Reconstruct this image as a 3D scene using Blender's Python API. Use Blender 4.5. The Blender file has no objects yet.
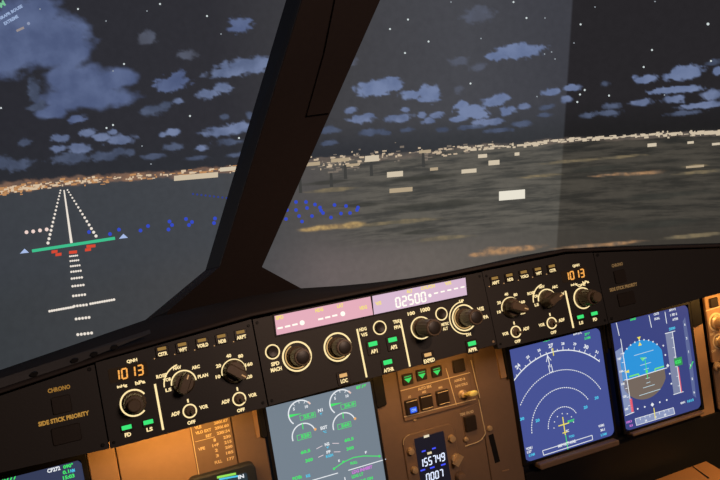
import bpy, bmesh, math, random
from math import sin, cos, pi, radians
from mathutils import Vector, Matrix, noise

scene = bpy.context.scene
COL = scene.collection
random.seed(7)

# ------------------------------------------------------------------ camera
F_PX = 716.18
CAM = Vector((-.3113, -.854, .2025))
pit, rol, yaw = radians(6.8183), radians(-7.7259), radians(19.4632)
FWD = Vector((sin(yaw)*cos(pit), cos(yaw)*cos(pit), -sin(pit)))
r0 = Vector((cos(yaw), -sin(yaw), 0)); u0 = r0.cross(FWD)
RGT = r0*cos(rol)+u0*sin(rol); UPV = -r0*sin(rol)+u0*cos(rol)
cd = bpy.data.cameras.new('camera'); cam = bpy.data.objects.new('camera', cd); COL.objects.link(cam)
cd.sensor_width = 36; cd.lens = 36*F_PX/720; cd.clip_start = .01; cd.clip_end = 50
mw = Matrix((RGT, UPV, -FWD)).transposed().to_4x4(); mw.translation = CAM
cam.matrix_world = mw
scene.camera = cam
scene.view_settings.view_transform = 'Standard'; scene.view_settings.look = 'None'
scene.view_settings.exposure = 0; scene.view_settings.gamma = 1
scene.view_settings.use_curve_mapping = False

def ray(px, py): return FWD*F_PX + RGT*(px-360) - UPV*(py-240)
def on_plane(px, py, O, n):
    d = ray(px, py); return CAM + d*(n.dot(O-CAM)/n.dot(d))

class Frame:
    """a flat panel: origin, u to the right, v up in the panel, w towards the pilots"""
    def __init__(s, O, tilt):
        s.O = Vector(O); s.X = Vector((1, 0, 0)); s.Y = Vector((0, sin(tilt), cos(tilt))); s.Z = Vector((0, -cos(tilt), sin(tilt)))
    def at(s, px, py, w=0):
        P = on_plane(px, py, s.O+s.Z*w, s.Z)-s.O; return Vector((P.dot(s.X), P.dot(s.Y)))
    def mat(s, u, v, w=0):
        m = Matrix((s.X, s.Y, s.Z)).transposed().to_4x4(); m.translation = s.O+s.X*u+s.Y*v+s.Z*w; return m
GS = Frame((0, 0, 0), radians(10.8935))          # glareshield faces
MP = Frame((0, .0945, 0), radians(4.1662))       # main instrument panel
G = GS.at
M = MP.at

# ------------------------------------------------------------------ materials
def lin(c):
    return tuple(((x/255)/12.92 if x/255 <= .04045 else ((x/255+.055)/1.055)**2.4) for x in c)
MATS = {}
def paint(name, rgb, rough=.5, metal=0., bump=.15, scale=400., var=.12, spec=.5):
    if name in MATS: return MATS[name]
    m = bpy.data.materials.new(name); m.use_nodes = True; nt = m.node_tree; b = nt.nodes['Principled BSDF']
    tc = nt.nodes.new('ShaderNodeTexCoord'); nz = nt.nodes.new('ShaderNodeTexNoise'); nz.inputs['Scale'].default_value = scale
    nz.inputs['Detail'].default_value = 3; nt.links.new(tc.outputs['Object'], nz.inputs['Vector'])
    mx = nt.nodes.new('ShaderNodeMix'); mx.data_type = 'RGBA'; c = lin(rgb)
    mx.inputs[6].default_value = tuple(x*(1-var) for x in c)+(1,); mx.inputs[7].default_value = tuple(min(1, x*(1+var)) for x in c)+(1,)
    nt.links.new(nz.outputs['Fac'], mx.inputs[0]); nt.links.new(mx.outputs[2], b.inputs['Base Color'])
    bp = nt.nodes.new('ShaderNodeBump'); bp.inputs['Strength'].default_value = bump; bp.inputs['Distance'].default_value = .0004
    nt.links.new(nz.outputs['Fac'], bp.inputs['Height']); nt.links.new(bp.outputs['Normal'], b.inputs['Normal'])
    b.inputs['Roughness'].default_value = rough; b.inputs['Metallic'].default_value = metal
    b.inputs['Specular IOR Level'].default_value = spec
    MATS[name] = m; return m
def glow(rgb, strength=1.0, name=None):
    key = name or 'lit_%d_%d_%d_%g' % (*rgb, strength)
    if key in MATS: return MATS[key]
    m = bpy.data.materials.new(key); m.use_nodes = True; nt = m.node_tree; b = nt.nodes['Principled BSDF']
    b.inputs['Base Color'].default_value = (.01, .01, .01, 1); b.inputs['Roughness'].default_value = .5; b.inputs['Specular IOR Level'].default_value = .1
    b.inputs['Emission Color'].default_value = lin(rgb)+(1,); b.inputs['Emission Strength'].default_value = strength
    MATS[key] = m; return m

BLACK = paint('black_panel_paint', (46, 42, 39), .55)
HOODM = paint('charcoal_coaming_leather', (58, 50, 47), .75, bump=.5, scale=260)
GREYR = paint('grey_rail_metal', (92, 92, 94), .5)
KNOB = paint('dark_knob_plastic', (116, 98, 78), .38, scale=200)
METAL = paint('satin_metal', (205, 178, 140), .35, metal=.25)
TAN = paint('beige_panel_paint', (176, 140, 104), .5, scale=120, var=.08)
TAN2 = paint('lip_floodlight_brown', (132, 108, 88), .5, scale=120, var=.08)
BEZ = paint('black_bezel_plastic', (25, 24, 24), .5, spec=.3)
BTN = paint('black_button_plastic', (48, 40, 34), .4)
POSTM = paint('dark_frame_paint', (66, 56, 53), .6, scale=150)
CREAM = paint('cream_printing', (235, 215, 170), .6)
WARM = glow((255, 228, 168), 1.12)
WARMD = glow((196, 150, 100), 1.0)
AMBER = glow((255, 176, 84), 1.05)
AMBD = glow((150, 116, 60), 1.0)
GREEN = glow((60, 232, 120), 1.0)
LGREEN = glow((70, 235, 110), .95)
WHITE = glow((232, 236, 240), 1.0)
CYAN = glow((80, 200, 235), 1.0)
BLUE = glow((60, 90, 255), 1.0)
MAG = glow((205, 120, 215), 1.0)
YEL = glow((240, 225, 90), 1.0)

# ------------------------------------------------------------------ mesh builder
_TEXT = {}
def glyphs(s):
    if s in _TEXT: return _TEXT[s]
    c = bpy.data.curves.new('t', 'FONT'); c.body = s; c.resolution_u = 2; c.offset = .045
    o = bpy.data.objects.new('t', c); COL.objects.link(o)
    dg = bpy.context.evaluated_depsgraph_get(); me = bpy.data.meshes.new_from_object(o.evaluated_get(dg))
    vs = [(v.co.x, v.co.y) for v in me.vertices]; fs = [tuple(p.vertices) for p in me.polygons]
    bpy.data.objects.remove(o); bpy.data.curves.remove(c); bpy.data.meshes.remove(me)
    x0 = min(v[0] for v in vs); x1 = max(v[0] for v in vs); y0 = min(v[1] for v in vs); y1 = max(v[1] for v in vs)
    r = ([(x-(x0+x1)/2, y-(y0+y1)/2) for x, y in vs], fs, x1-x0, y1-y0)
    _TEXT[s] = r; return r
SEG = {'0': 'abcdef', '1': 'bc', '2': 'abged', '3': 'abgcd', '4': 'fgbc', '5': 'afgcd', '6': 'afgedc', '7': 'abc', '8': 'abcdefg', '9': 'abcdfg', '-': 'g'}

class MB:
    def __init__(s): s.v = []; s.f = []
    def add(s, vs, fs):
        k = len(s.v); s.v += [tuple(x) for x in vs]; s.f += [tuple(i+k for i in f) for f in fs]; return s
    def prism(s, pts, w0, w1):
        n = len(pts); a = 0
        for i in range(n): a += pts[i][0]*pts[(i+1) % n][1]-pts[(i+1) % n][0]*pts[i][1]
        if a < 0: pts = pts[::-1]
        vs = [(p[0], p[1], w0) for p in pts]+[(p[0], p[1], w1) for p in pts]
        fs = [tuple(range(n-1, -1, -1)), tuple(range(n, 2*n))]+[(i, (i+1) % n, n+(i+1) % n, n+i) for i in range(n)]
        return s.add(vs, fs)
    def rrect(s, u, v, wd, ht, r, w0, w1, bev=0):
        p = rr(u, v, wd, ht, r)
        if not bev: return s.prism(p, w0, w1)
        q = rr(u, v, wd-2*bev, ht-2*bev, max(r-bev, .0001)); n = len(p)
        vs = [(a, b, w0) for a, b in p]+[(a, b, w1-bev) for a, b in p]+[(a, b, w1) for a, b in q]
        fs = [tuple(range(n-1, -1, -1)), tuple(range(2*n, 3*n))]
        for k in (0, n): fs += [(k+i, k+(i+1) % n, k+n+(i+1) % n, k+n+i) for i in range(n)]
        return s.add(vs, fs)
    def line(s, p, q, wd, w0, w1):
        p, q = Vector(p[:2]), Vector(q[:2]); d = (q-p).normalized(); t = Vector((-d.y, d.x))*wd/2
        return s.prism([p-t, q-t, q+t, p+t], w0, w1)
    def path(s, pts, wd, w0, w1):
        for a, b in zip(pts, pts[1:]): s.line(a, b, wd, w0, w1)
        return s
    def arc(s, c, r0, r1, a0, a1, w0, w1, n=32):
        vs = []; fs = []
        full = abs(a1-a0) >= 359.9
        for i in range(n+1):
            a = radians(a0+(a1-a0)*i/n); cu, su = cos(a), sin(a)
            vs += [(c[0]+r0*cu, c[1]+r0*su, w0), (c[0]+r1*cu, c[1]+r1*su, w0), (c[0]+r1*cu, c[1]+r1*su, w1), (c[0]+r0*cu, c[1]+r0*su, w1)]
        for i in range(n):
            k = 4*i
            for j in range(4): fs.append((k+j, k+(j+1) % 4, k+4+(j+1) % 4, k+4+j))
        if not full: fs += [(3, 2, 1, 0), (4*n, 4*n+1, 4*n+2, 4*n+3)]
        return s.add(vs, fs)
    def lathe(s, c, prof, n=28, ribs=0, amp=0.):
        vs = []; fs = []
        for r, w in prof:
            for i in range(n):
                a = 2*pi*i/n; rr_ = r*(1+(amp if ribs and (i % 2) and r > prof[0][0]*.6 else 0)); vs.append((c[0]+rr_*cos(a), c[1]+rr_*sin(a), w))
        m = len(prof)
        for j in range(m-1):
            for i in range(n): fs.append((j*n+i, j*n+(i+1) % n, (j+1)*n+(i+1) % n, (j+1)*n+i))
        fs += [tuple(range(n-1, -1, -1)), tuple(range((m-1)*n, m*n))]
        return s.add(vs, fs)
    def dot(s, c, r, w0, w1, n=10): return s.prism([(c[0]+r*cos(2*pi*i/n), c[1]+r*sin(2*pi*i/n)) for i in range(n)], w0, w1)
    def text(s, t, c, h, w, wd=None, rot=0.):
        vs, fs, tw, th = glyphs(t); ky = h/th; kx = wd/tw if wd else ky; cr, sr = cos(rot), sin(rot)
        return s.add([(c[0]+x*kx*cr-y*ky*sr, c[1]+x*kx*sr+y*ky*cr, w) for x, y in vs], fs)
    def digits(s, t, c, h, pitch, w0, w1, th=.13, slant=.08, dw=.62):
        n = len(t); b = h*th; W = pitch*dw
        for i, ch in enumerate(t):
            u = c[0]+(i-(n-1)/2)*pitch; v = c[1]
            L, R, T, B = u-W/2, u+W/2, v+h/2, v-h/2
            q = {'a': ((L, T), (R, T)), 'b': ((R, T), (R, v)), 'c': ((R, v), (R, B)), 'd': ((L, B), (R, B)), 'e': ((L, v), (L, B)), 'f': ((L, T), (L, v)), 'g': ((L, v), (R, v))}
            for k in SEG.get(ch, ''):
                (x0, y0), (x1, y1) = q[k]; g = b*.15
                if y0 == y1: x0 += g; x1 -= g
                else: y0 -= g; y1 += g
                s.line((x0+(y0-v)*slant, y0), (x1+(y1-v)*slant, y1), b, w0, w1)
        return s
    def build(s, name, mat, parent=None, org=(0, 0), smooth=False):
        me = bpy.data.meshes.new(name); me.from_pydata([(x-org[0], y-org[1], z) for x, y, z in s.v], [], s.f)
        if smooth:
            me.shade_smooth() if hasattr(me, 'shade_smooth') else None
            me.set_sharp_from_angle(angle=radians(38)) if hasattr(me, 'set_sharp_from_angle') else None
        me.materials.append(mat); o = bpy.data.objects.new(name, me); COL.objects.link(o)
        if parent: o.parent = parent
        return o
def rr(u, v, wd, ht, r, n=5):
    p = []
    for cx, cy, a in ((u+wd/2-r, v+ht/2-r, 0), (u-wd/2+r, v+ht/2-r, 90), (u-wd/2+r, v-ht/2+r, 180), (u+wd/2-r, v-ht/2+r, 270)):
        for i in range(n+1): t = radians(a+90*i/n); p.append((cx+r*cos(t), cy+r*sin(t)))
    return p

class Thing:
    """an Empty at the thing's place on its panel; parts are added in panel (u,v,w) coordinates"""
    def __init__(s, name, label, cat, fr, u, v, w=0, group=None):
        s.o = bpy.data.objects.new(name, None); COL.objects.link(s.o); s.o.empty_display_size = .02
        s.o.matrix_world = fr.mat(u, v, w); s.org = (u, v)
        s.o['label'] = label; s.o['category'] = cat
        if group: s.o['group'] = group
    def part(s, name, mb, mat, parent=None, label=None, smooth=False):
        o = mb.build(name, mat, parent or s.o, s.org, smooth)
        if label: o['label'] = label
        return o

def free_thing(name, label, cat, loc, rot=None):
    o = bpy.data.objects.new(name, None); COL.objects.link(o); o.location = loc; o['label'] = label; o['category'] = cat; o.empty_display_size = .05
    return o
def mesh_obj(name, vs, fs, mat, parent=None, smooth=False):
    me = bpy.data.meshes.new(name); o0 = parent.location if parent else Vector()
    me.from_pydata([tuple(Vector(v)-o0) for v in vs], [], fs); me.materials.append(mat)
    if smooth: me.shade_smooth()
    o = bpy.data.objects.new(name, me); COL.objects.link(o); o.parent = parent
    return o

# ================================================================== projection screen
SR, SY = 2.3, -.6
def scr(px, py, off=0.):
    d = ray(px, py); R = SR-off; a = d.x*d.x+d.y*d.y; oy = CAM.y-SY
    b = CAM.x*d.x+oy*d.y; c = CAM.x**2+oy*oy-R*R
    return CAM+d*((-b+math.sqrt(b*b-a*c))/a)
def azz(P): return math.degrees(math.atan2(P.x, P.y-SY)), P.z
HPTS = [azz(scr(*q)) for q in ((0, 187), (60, 186), (120, 178), (236, 167), (310, 162), (400, 155), (480, 147), (600, 138), (720, 132))]
def zh(a):
    if a <= HPTS[0][0]: return HPTS[0][1]
    for (a0, z0), (a1, z1) in zip(HPTS, HPTS[1:]):
        if a <= a1: return z0+(z1-z0)*(a-a0)/(a1-a0)
    return HPTS[-1][1]-(a-HPTS[-1][0])*.003

def math_node(nt, op, a, b=None, clamp=False):
    n = nt.nodes.new('ShaderNodeMath'); n.operation = op; n.use_clamp = clamp
    for i, x in enumerate((a, b)):
        if x is None: continue
        if isinstance(x, (int, float)): n.inputs[i].default_value = x
        else: nt.links.new(x, n.inputs[i])
    return n.outputs[0]
def mix_node(nt, f, a, b):
    n = nt.nodes.new('ShaderNodeMix'); n.data_type = 'RGBA'
    for i, x in ((0, f), (6, a), (7, b)):
        if isinstance(x, tuple): n.inputs[i].default_value = x if len(x) == 4 else lin(x)+(1,)
        elif isinstance(x, (int, float)): n.inputs[i].default_value = x
        else: nt.links.new(x, n.inputs[i])
    return n.outputs[2]
def map_node(nt, x, a, b, c=0., d=1., smooth=True):
    n = nt.nodes.new('ShaderNodeMapRange'); n.interpolation_type = 'SMOOTHSTEP' if smooth else 'LINEAR'
    nt.links.new(x, n.inputs[0])
    for i, v in zip((1, 2, 3, 4), (a, b, c, d)): n.inputs[i].default_value = v
    return n.outputs[0]
def ramp_node(nt, x, stops):
    n = nt.nodes.new('ShaderNodeValToRGB'); e = n.color_ramp.elements
    while len(e) < len(stops): e.new(.5)
    for k, (p, c) in zip(e, stops): k.position = p; k.color = lin(c)+(1,)
    nt.links.new(x, n.inputs[0]); return n.outputs[0]

def screen_material():
    m = bpy.data.materials.new('projected_night_picture'); m.use_nodes = True; nt = m.node_tree; b = nt.nodes['Principled BSDF']
    uvn = nt.nodes.new('ShaderNodeUVMap'); uvn.uv_map = 'UVMap'; sp = nt.nodes.new('ShaderNodeSeparateXYZ'); nt.links.new(uvn.outputs[0], sp.inputs[0])
    u, v = sp.outputs[0], sp.outputs[1]                     # u = azimuth in degrees, v = metres above the pictured horizon
    U = map_node(nt, u, -20, 50, smooth=False)
    A = lambda a: (a+20)/70
    sky = ramp_node(nt, U, [(A(-18), (39, 40, 47)), (A(4), (46, 46, 52)), (A(14), (64, 64, 68)), (A(26), (70, 71, 77)), (A(34), (62, 63, 70)), (1, (62, 63, 70))])
    hor = ramp_node(nt, U, [(A(-18), (40, 42, 48)), (A(10), (46, 48, 54)), (A(24), (52, 54, 58)), (1, (50, 52, 56))])
    sky = mix_node(nt, map_node(nt, v, 0, .16), hor, sky)
    gr = ramp_node(nt, U, [(A(-18), (58, 62, 68)), (A(2), (66, 69, 74)), (A(10), (82, 79, 78)), (A(18), (84, 82, 78)), (A(28), (86, 84, 79)), (A(34), (80, 79, 74)), (1, (78, 77, 72))])
    low = ramp_node(nt, U, [(A(-18), (54, 58, 62)), (A(4), (72, 72, 74)), (A(11), (104, 95, 94)), (A(20), (104, 97, 92)), (A(30), (88, 84, 78)), (1, (70, 66, 60))])  # pinkish middle stops paint in glare from the lcd windows
    gr = mix_node(nt, map_node(nt, v, -.22, -.42), gr, low)
    # streaky fields in the right half of the picture
    cb = nt.nodes.new('ShaderNodeCombineXYZ'); nt.links.new(math_node(nt, 'MULTIPLY', u, .22), cb.inputs[0]); nt.links.new(math_node(nt, 'MULTIPLY', v, 46.), cb.inputs[1])
    nz = nt.nodes.new('ShaderNodeTexNoise'); nz.inputs['Scale'].default_value = 1.; nz.inputs['Detail'].default_value = 5; nz.inputs['Roughness'].default_value = .62
    nt.links.new(cb.outputs[0], nz.inputs['Vector'])
    st = map_node(nt, nz.outputs['Fac'], .36, .62)
    right = math_node(nt, 'MULTIPLY', map_node(nt, u, 9, 17), map_node(nt, v, -.36, -.27))
    far = map_node(nt, v, -.09, -.02)
    dark = mix_node(nt, far, (58, 58, 55), (48, 50, 50))
    g2 = mix_node(nt, st, dark, (98, 94, 86))
    gr = mix_node(nt, math_node(nt, 'MULTIPLY', right, .72), gr, g2)
    col = mix_node(nt, map_node(nt, v, -.004, .004), gr, sky)
    # the next projector's darker field begins at a slanting overlap line
    s0, s1 = azz(scr(572.5, 0)), azz(scr(557, 242))
    k = (s0[0]-s1[0])/(s0[1]-s1[1])
    zc = nt.nodes.new('ShaderNodeAttribute'); zc.attribute_name = 'height'
    e = math_node(nt, 'SUBTRACT', math_node(nt, 'SUBTRACT', u, math_node(nt, 'MULTIPLY', zc.outputs['Fac'], k)), s1[0]-k*s1[1])
    seam = map_node(nt, e, -.12, .12)
    dim = nt.nodes.new('ShaderNodeVectorMath'); dim.operation = 'MULTIPLY'; nt.links.new(col, dim.inputs[0]); dim.inputs[1].default_value = (.40, .36, .34)
    dimg = nt.nodes.new('ShaderNodeVectorMath'); dimg.operation = 'MULTIPLY'; nt.links.new(col, dimg.inputs[0]); dimg.inputs[1].default_value = (.60, .58, .56)
    dd = mix_node(nt, map_node(nt, v, -.02, .02), dimg.outputs[0], dim.outputs[0])
    out = mix_node(nt, seam, col, dd)
    # a faint mottling of the projected pixels
    tc = nt.nodes.new('ShaderNodeTexCoord'); g = nt.nodes.new('ShaderNodeTexNoise'); g.inputs['Scale'].default_value = 45; g.inputs['Detail'].default_value = 3; nt.links.new(tc.outputs['Object'], g.inputs['Vector'])
    gm = map_node(nt, g.outputs['Fac'], .3, .7, .95, 1.05, False)
    vm = nt.nodes.new('ShaderNodeVectorMath'); vm.operation = 'SCALE'; nt.links.new(out, vm.inputs[0]); nt.links.new(gm, vm.inputs['Scale'])
    b.inputs['Base Color'].default_value = (.02, .02, .02, 1); b.inputs['Roughness'].default_value = .9; b.inputs['Specular IOR Level'].default_value = 0
    nt.links.new(vm.outputs[0], b.inputs['Emission Color']); b.inputs['Emission Strength'].default_value = 1
    return m

def build_screen():
    root = free_thing('projection_screen', 'wide curved projection screen beyond the cockpit windows showing a night runway approach', 'screen', Vector((0, SY+SR, -1.3)))
    # sheet with thickness
    a0, a1, na, z0, z1, nz_ = -70, 95, 165, -1.3, 1.6, 58
    vs = []; fs = []; uv = []; hz = []
    for layer, R in ((0, SR), (1, SR+.02)):
        for j in range(nz_+1):
            for i in range(na+1):
                a = a0+(a1-a0)*i/na; z = z0+(z1-z0)*j/nz_
                vs.append((R*sin(radians(a)), SY+R*cos(radians(a)), z)); uv.append((a, z-zh(a))); hz.append(z)
    n1 = (na+1)*(nz_+1); W = na+1
    for j in range(nz_):
        for i in range(na):
            k = j*W+i; fs.append((k, k+W, k+W+1, k+1)); fs.append((n1+k, n1+k+1, n1+k+W+1, n1+k+W))
    for i in range(na):
        fs.append((i, i+1, n1+i+1, n1+i)); k = nz_*W+i; fs.append((k+1, k, n1+k, n1+k+1))
    o = mesh_obj('screen_sheet', vs, fs, screen_material(), root)
    lay = o.data.uv_layers.new(name='UVMap')
    for l in o.data.loops: lay.data[l.index].uv = uv[l.vertex_index]
    at = o.data.attributes.new('height', 'FLOAT', 'POINT')
    for i, h in enumerate(hz): at.data[i].value = h
    return root
SCREEN = build_screen()

def soft_material(name, rgb, rgb2=None, scale=14., lo=.0, hi=.45, amax=1.):
    m = bpy.data.materials.new(name); m.use_nodes = True; nt = m.node_tree; nt.nodes.clear()
    out = nt.nodes.new('ShaderNodeOutputMaterial'); em = nt.nodes.new('ShaderNodeEmission'); tr = nt.nodes.new('ShaderNodeBsdfTransparent'); mx = nt.nodes.new('ShaderNodeMixShader')
    at = nt.nodes.new('ShaderNodeAttribute'); at.attribute_name = 'cover'
    tc = nt.nodes.new('ShaderNodeTexCoord'); nz = nt.nodes.new('ShaderNodeTexNoise'); nz.inputs['Scale'].default_value = scale; nz.inputs['Detail'].default_value = 4
    nt.links.new(tc.outputs['Object'], nz.inputs['Vector'])
    c = mix_node(nt, map_node(nt, nz.outputs['Fac'], .3, .7), rgb, rgb2 or rgb)
    nt.links.new(c, em.inputs['Color'])
    f = map_node(nt, at.outputs['Fac'], lo, hi, 0., amax)
    nt.links.new(f, mx.inputs[0]); nt.links.new(tr.outputs[0], mx.inputs[1]); nt.links.new(em.outputs[0], mx.inputs[2]); nt.links.new(mx.outputs[0], out.inputs[0])
    return m
def soft_patch(name, blobs, mat, step=1.5, off=.004, rough=.55, freq=.09, seed=0., tilt=-.08, stretch=1.):
    """a picture element with a feathered ragged outline, lying on the screen: blobs are (x, y, rx, ry)"""
    x0 = min(b[0]-b[2]*1.5 for b in blobs); x1 = max(b[0]+b[2]*1.5 for b in blobs)
    y0 = min(b[1]-b[3]*1.6 for b in blobs); y1 = max(b[1]+b[3]*1.6 for b in blobs)
    pad = (x1-x0)*abs(tilt)*.5; y0 -= pad; y1 += pad
    nx = max(4, int((x1-x0)/step)); ny = max(4, int((y1-y0)/step)); idx = {}; vs = []; de = []; fs = []
    def dens(x, y):
        d = -9
        for bx, by, rx, ry in blobs:
            ex, ey = x-bx, y-by-(x-bx)*tilt
            d = max(d, 1-math.sqrt((ex/rx)**2+(ey/ry)**2))
        n = noise.fractal(Vector((x*freq/stretch, y*freq*1.7, seed)), .9, 2.1, 4)
        return d+rough*n*.62
    D = [[dens(x0+(x1-x0)*i/nx, y0+(y1-y0)*j/ny) for i in range(nx+1)] for j in range(ny+1)]
    def vid(i, j):
        if (i, j) not in idx:
            idx[(i, j)] = len(vs); vs.append(scr(x0+(x1-x0)*i/nx, y0+(y1-y0)*j/ny, off)); de.append(max(0., D[j][i]))
        return idx[(i, j)]
    for j in range(ny):
        for i in range(nx):
            if max(D[j][i], D[j+1][i], D[j][i+1], D[j+1][i+1]) > 0:
                fs.append((vid(i, j), vid(i, j+1), vid(i+1, j+1), vid(i+1, j)))
    if not fs: return None
    o = mesh_obj(name, vs, fs, mat, SCREEN)
    a = o.data.attributes.new('cover', 'FLOAT', 'POINT')
    for i, d in enumerate(de): a.data[i].value = d
    return o

CL = soft_material('night_cloud_blue', (76, 88, 122), (92, 105, 140), hi=.42)
CM = soft_material('night_cloud_slate', (88, 100, 130), (116, 129, 162), hi=.48)
CR = soft_material('night_cloud_far', (98, 112, 146), (116, 130, 164), hi=.4)
CD = soft_material('night_cloud_dim', (64, 72, 92), (82, 92, 116), hi=.6)
CF = soft_material('night_cloud_faint', (84, 88, 102), (92, 98, 116), hi=.6, amax=.75)
clouds = [
 (CL, [(4, 40, 62, 40), (50, 40, 48, 34), (30, 15, 40, 24), (70, 50, 26, 30), (0, 62, 40, 18)]),
 (CL, [(85, 86, 44, 26), (100, 98, 44, 14), (66, 100, 34, 12), (50, 112, 18, 8), (122, 78, 24, 11), (62, 78, 16, 16)]),
 (CD, [(34, 90, 8, 18), (38, 106, 12, 6)]),
 (CL, [(240, 25, 14, 9)]), (CF, [(147, 38, 12, 9)]), (CF, [(187, 55, 12, 7)]),
 (CM, [(244, 67, 36, 10), (228, 72, 26, 7), (262, 64, 20, 10)]), (CM, [(207, 94, 14, 6), (222, 88, 12, 7)]),
 (CL, [(171, 84, 20, 9), (178, 77, 9, 8)]), (CD, [(154, 110, 17, 7), (166, 106, 8, 6)]), (CM, [(179, 101, 8, 4)]),
 (CL, [(77, 119, 12, 5)]), (CM, [(60, 138, 10, 5)]), (CM, [(87, 133, 10, 5)]), (CM, [(103, 137, 14, 5), (112, 132, 7, 4)]), (CM, [(121, 140, 17, 6)]),
 (CD, [(25, 142, 9, 5)]), (CM, [(58, 149, 9, 4)]), (CM, [(80, 148, 13, 6)]), (CD, [(105, 156, 22, 6), (118, 152, 10, 5)]), (CD, [(71, 158, 24, 8)]), (CD, [(17, 165, 20, 8), (4, 162, 12, 8)]),
 (CM, [(173, 132, 9, 4), (162, 135, 5, 3)]), (CD, [(173, 147, 11, 6)]), (CD, [(224, 117, 6, 5)]), (CD, [(250, 116, 6, 5)]),
 (CM, [(225, 131, 27, 6), (238, 127, 14, 6)]), (CD, [(229, 142, 19, 4)]), (CM, [(200, 148, 9, 4)]), (CD, [(154, 156, 15, 4)]), (CD, [(130, 152, 9, 4)]), (CD, [(238, 155, 14, 3)]), (CD, [(198, 158, 14, 3)]),
 (CF, [(478, 15, 20, 11)]), (CR, [(518, 51, 30, 9), (498, 55, 14, 6)]), (CF, [(459, 61, 13, 6), (478, 67, 10, 5)]),
 (CR, [(376, 88, 24, 10), (392, 84, 14, 9)]), (CR, [(428, 94, 14, 11), (412, 95, 14, 6)]), (CF, [(458, 90, 6, 5)]), (CF, [(350, 62, 10, 6)]),
 (CM, [(361, 119, 16, 5), (368, 116, 8, 4)]), (CM, [(400, 118, 17, 5)]), (CM, [(405, 110, 5, 3)]), (CM, [(422, 115, 6, 4)]), (CM, [(437, 115, 9, 4)]), (CM, [(429, 121, 8, 4)]),
 (CM, [(351, 110, 7, 4)]), (CD, [(329, 130, 15, 5)]), (CD, [(371, 132, 17, 4)]), (CD, [(385, 133, 8, 3)]), (CD, [(443, 129, 9, 3)]), (CD, [(408, 130, 9, 3)]), (CD, [(330, 143, 14, 3)]),
 (CR, [(471, 111, 18, 8), (462, 106, 10, 6), (480, 115, 12, 5)]), (CR, [(495, 101, 15, 6), (503, 98, 8, 5)]), (CR, [(458, 119, 10, 4)]), (CR, [(507, 111, 10, 5)]), (CM, [(524, 106, 8, 4)]), (CM, [(487, 122, 22, 4)]), (CD, [(522, 124, 16, 4)]), (CD, [(470, 127, 20, 3)]), (CD, [(500, 130, 20, 3)]),
 (CR, [(551, 92, 11, 4)]), (CR, [(571, 88, 12, 4)]), (CM, [(566, 99, 7, 4)]), (CD, [(548, 107, 10, 3)]), (CD, [(545, 115, 9, 3)]),
 (CD, [(605, 84, 6, 3)]), (CR, [(646, 79, 16, 5)]), (CR, [(686, 72, 20, 8), (676, 76, 16, 5)]), (CR, [(673, 90, 29, 4), (690, 89, 16, 4)]), (CM, [(674, 99, 15, 5)]), (CM, [(643, 102, 14, 4)]),
 (CD, [(612, 106, 11, 4)]), (CD, [(610, 113, 16, 4)]), (CM, [(713, 95, 13, 6)]), (CM, [(705, 105, 30, 4)]), (CD, [(684, 113, 22, 3)]), (CR, [(718, 71, 7, 5)]), (CD, [(589, 115, 10, 3)]), (CD, [(714, 62, 10, 4)]),
]
for i, (mt, bl) in enumerate(clouds):
    big = bl[0][2] > 40
    soft_patch('cloud', bl, mt, 1.6 if not big else 2., .004+.0002*(i % 5), rough=.42 if big else .65, freq=.055 if big else .15, seed=i*3.7, tilt=-.03 if big else -.09)

# stars
def scr_dot(name, px, py, r, mat, off=.006, n=7, squash=1.):
    vs = [scr(px+r*cos(2*pi*k/n), py-r*squash*sin(2*pi*k/n), off) for k in range(n)]
    return mesh_obj(name, vs, [tuple(range(n))], mat, SCREEN)
def scr_quad(name, pts, mat, off=.006):
    return mesh_obj(name, [scr(*p, off) for p in pts], [tuple(range(len(pts)))], mat, SCREEN)
def scr_bar(name, p, q, w0, w1, mat, off=.006):
    dx, dy = q[0]-p[0], q[1]-p[1]; L = math.hypot(dx, dy); nx, ny = -dy/L, dx/L
    return scr_quad(name, [(p[0]+nx*w0/2, p[1]+ny*w0/2), (p[0]-nx*w0/2, p[1]-ny*w0/2), (q[0]-nx*w1/2, q[1]-ny*w1/2), (q[0]+nx*w1/2, q[1]+ny*w1/2)], mat, off)
STAR = glow((205, 215, 215), 1.); STARD = glow((150, 158, 165), 1.)
for x, y, b in [(124, 64, 1), (106.5, 128, 1), (113, 125, 1), (142, 146, 0), (190, 116, 1), (239, 138, 1), (151, 164, 0), (160, 4, 1), (207, 16, 1), (78, 9, 1), (221, 34, 0), (106, 21, 0), (1, 108, 1), (147, 11, 0), (113, 71, 0), (40, 9, 0),
                (408, 19.5, 1), (390, 29, 1), (428.5, 41.5, 1), (405, 53, 1), (470.5, 83.5, 1), (513.5, 2, 1), (526.5, 18, 1), (481, 38.5, 0), (537, 96.6, 0), (451, 2, 0), (595, 7, 0), (580.6, 24.4, 1), (574, 43, 0), (652, 50, 1), (643.7, 67, 1),
                (708, 24, 2), (711, 61, 1), (580, 94.5, 1), (577.3, 102, 1), (584.7, 90, 1), (609, 95.6, 1), (664.5, 95, 0), (655, 1.5, 0), (544.6, 54, 0), (551.6, 52, 0), (555, 59, 0), (545, 18, 0)]:
    scr_dot('star', x, y, (.75, 1.05, 1.5)[b], STAR if b else STARD)

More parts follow.
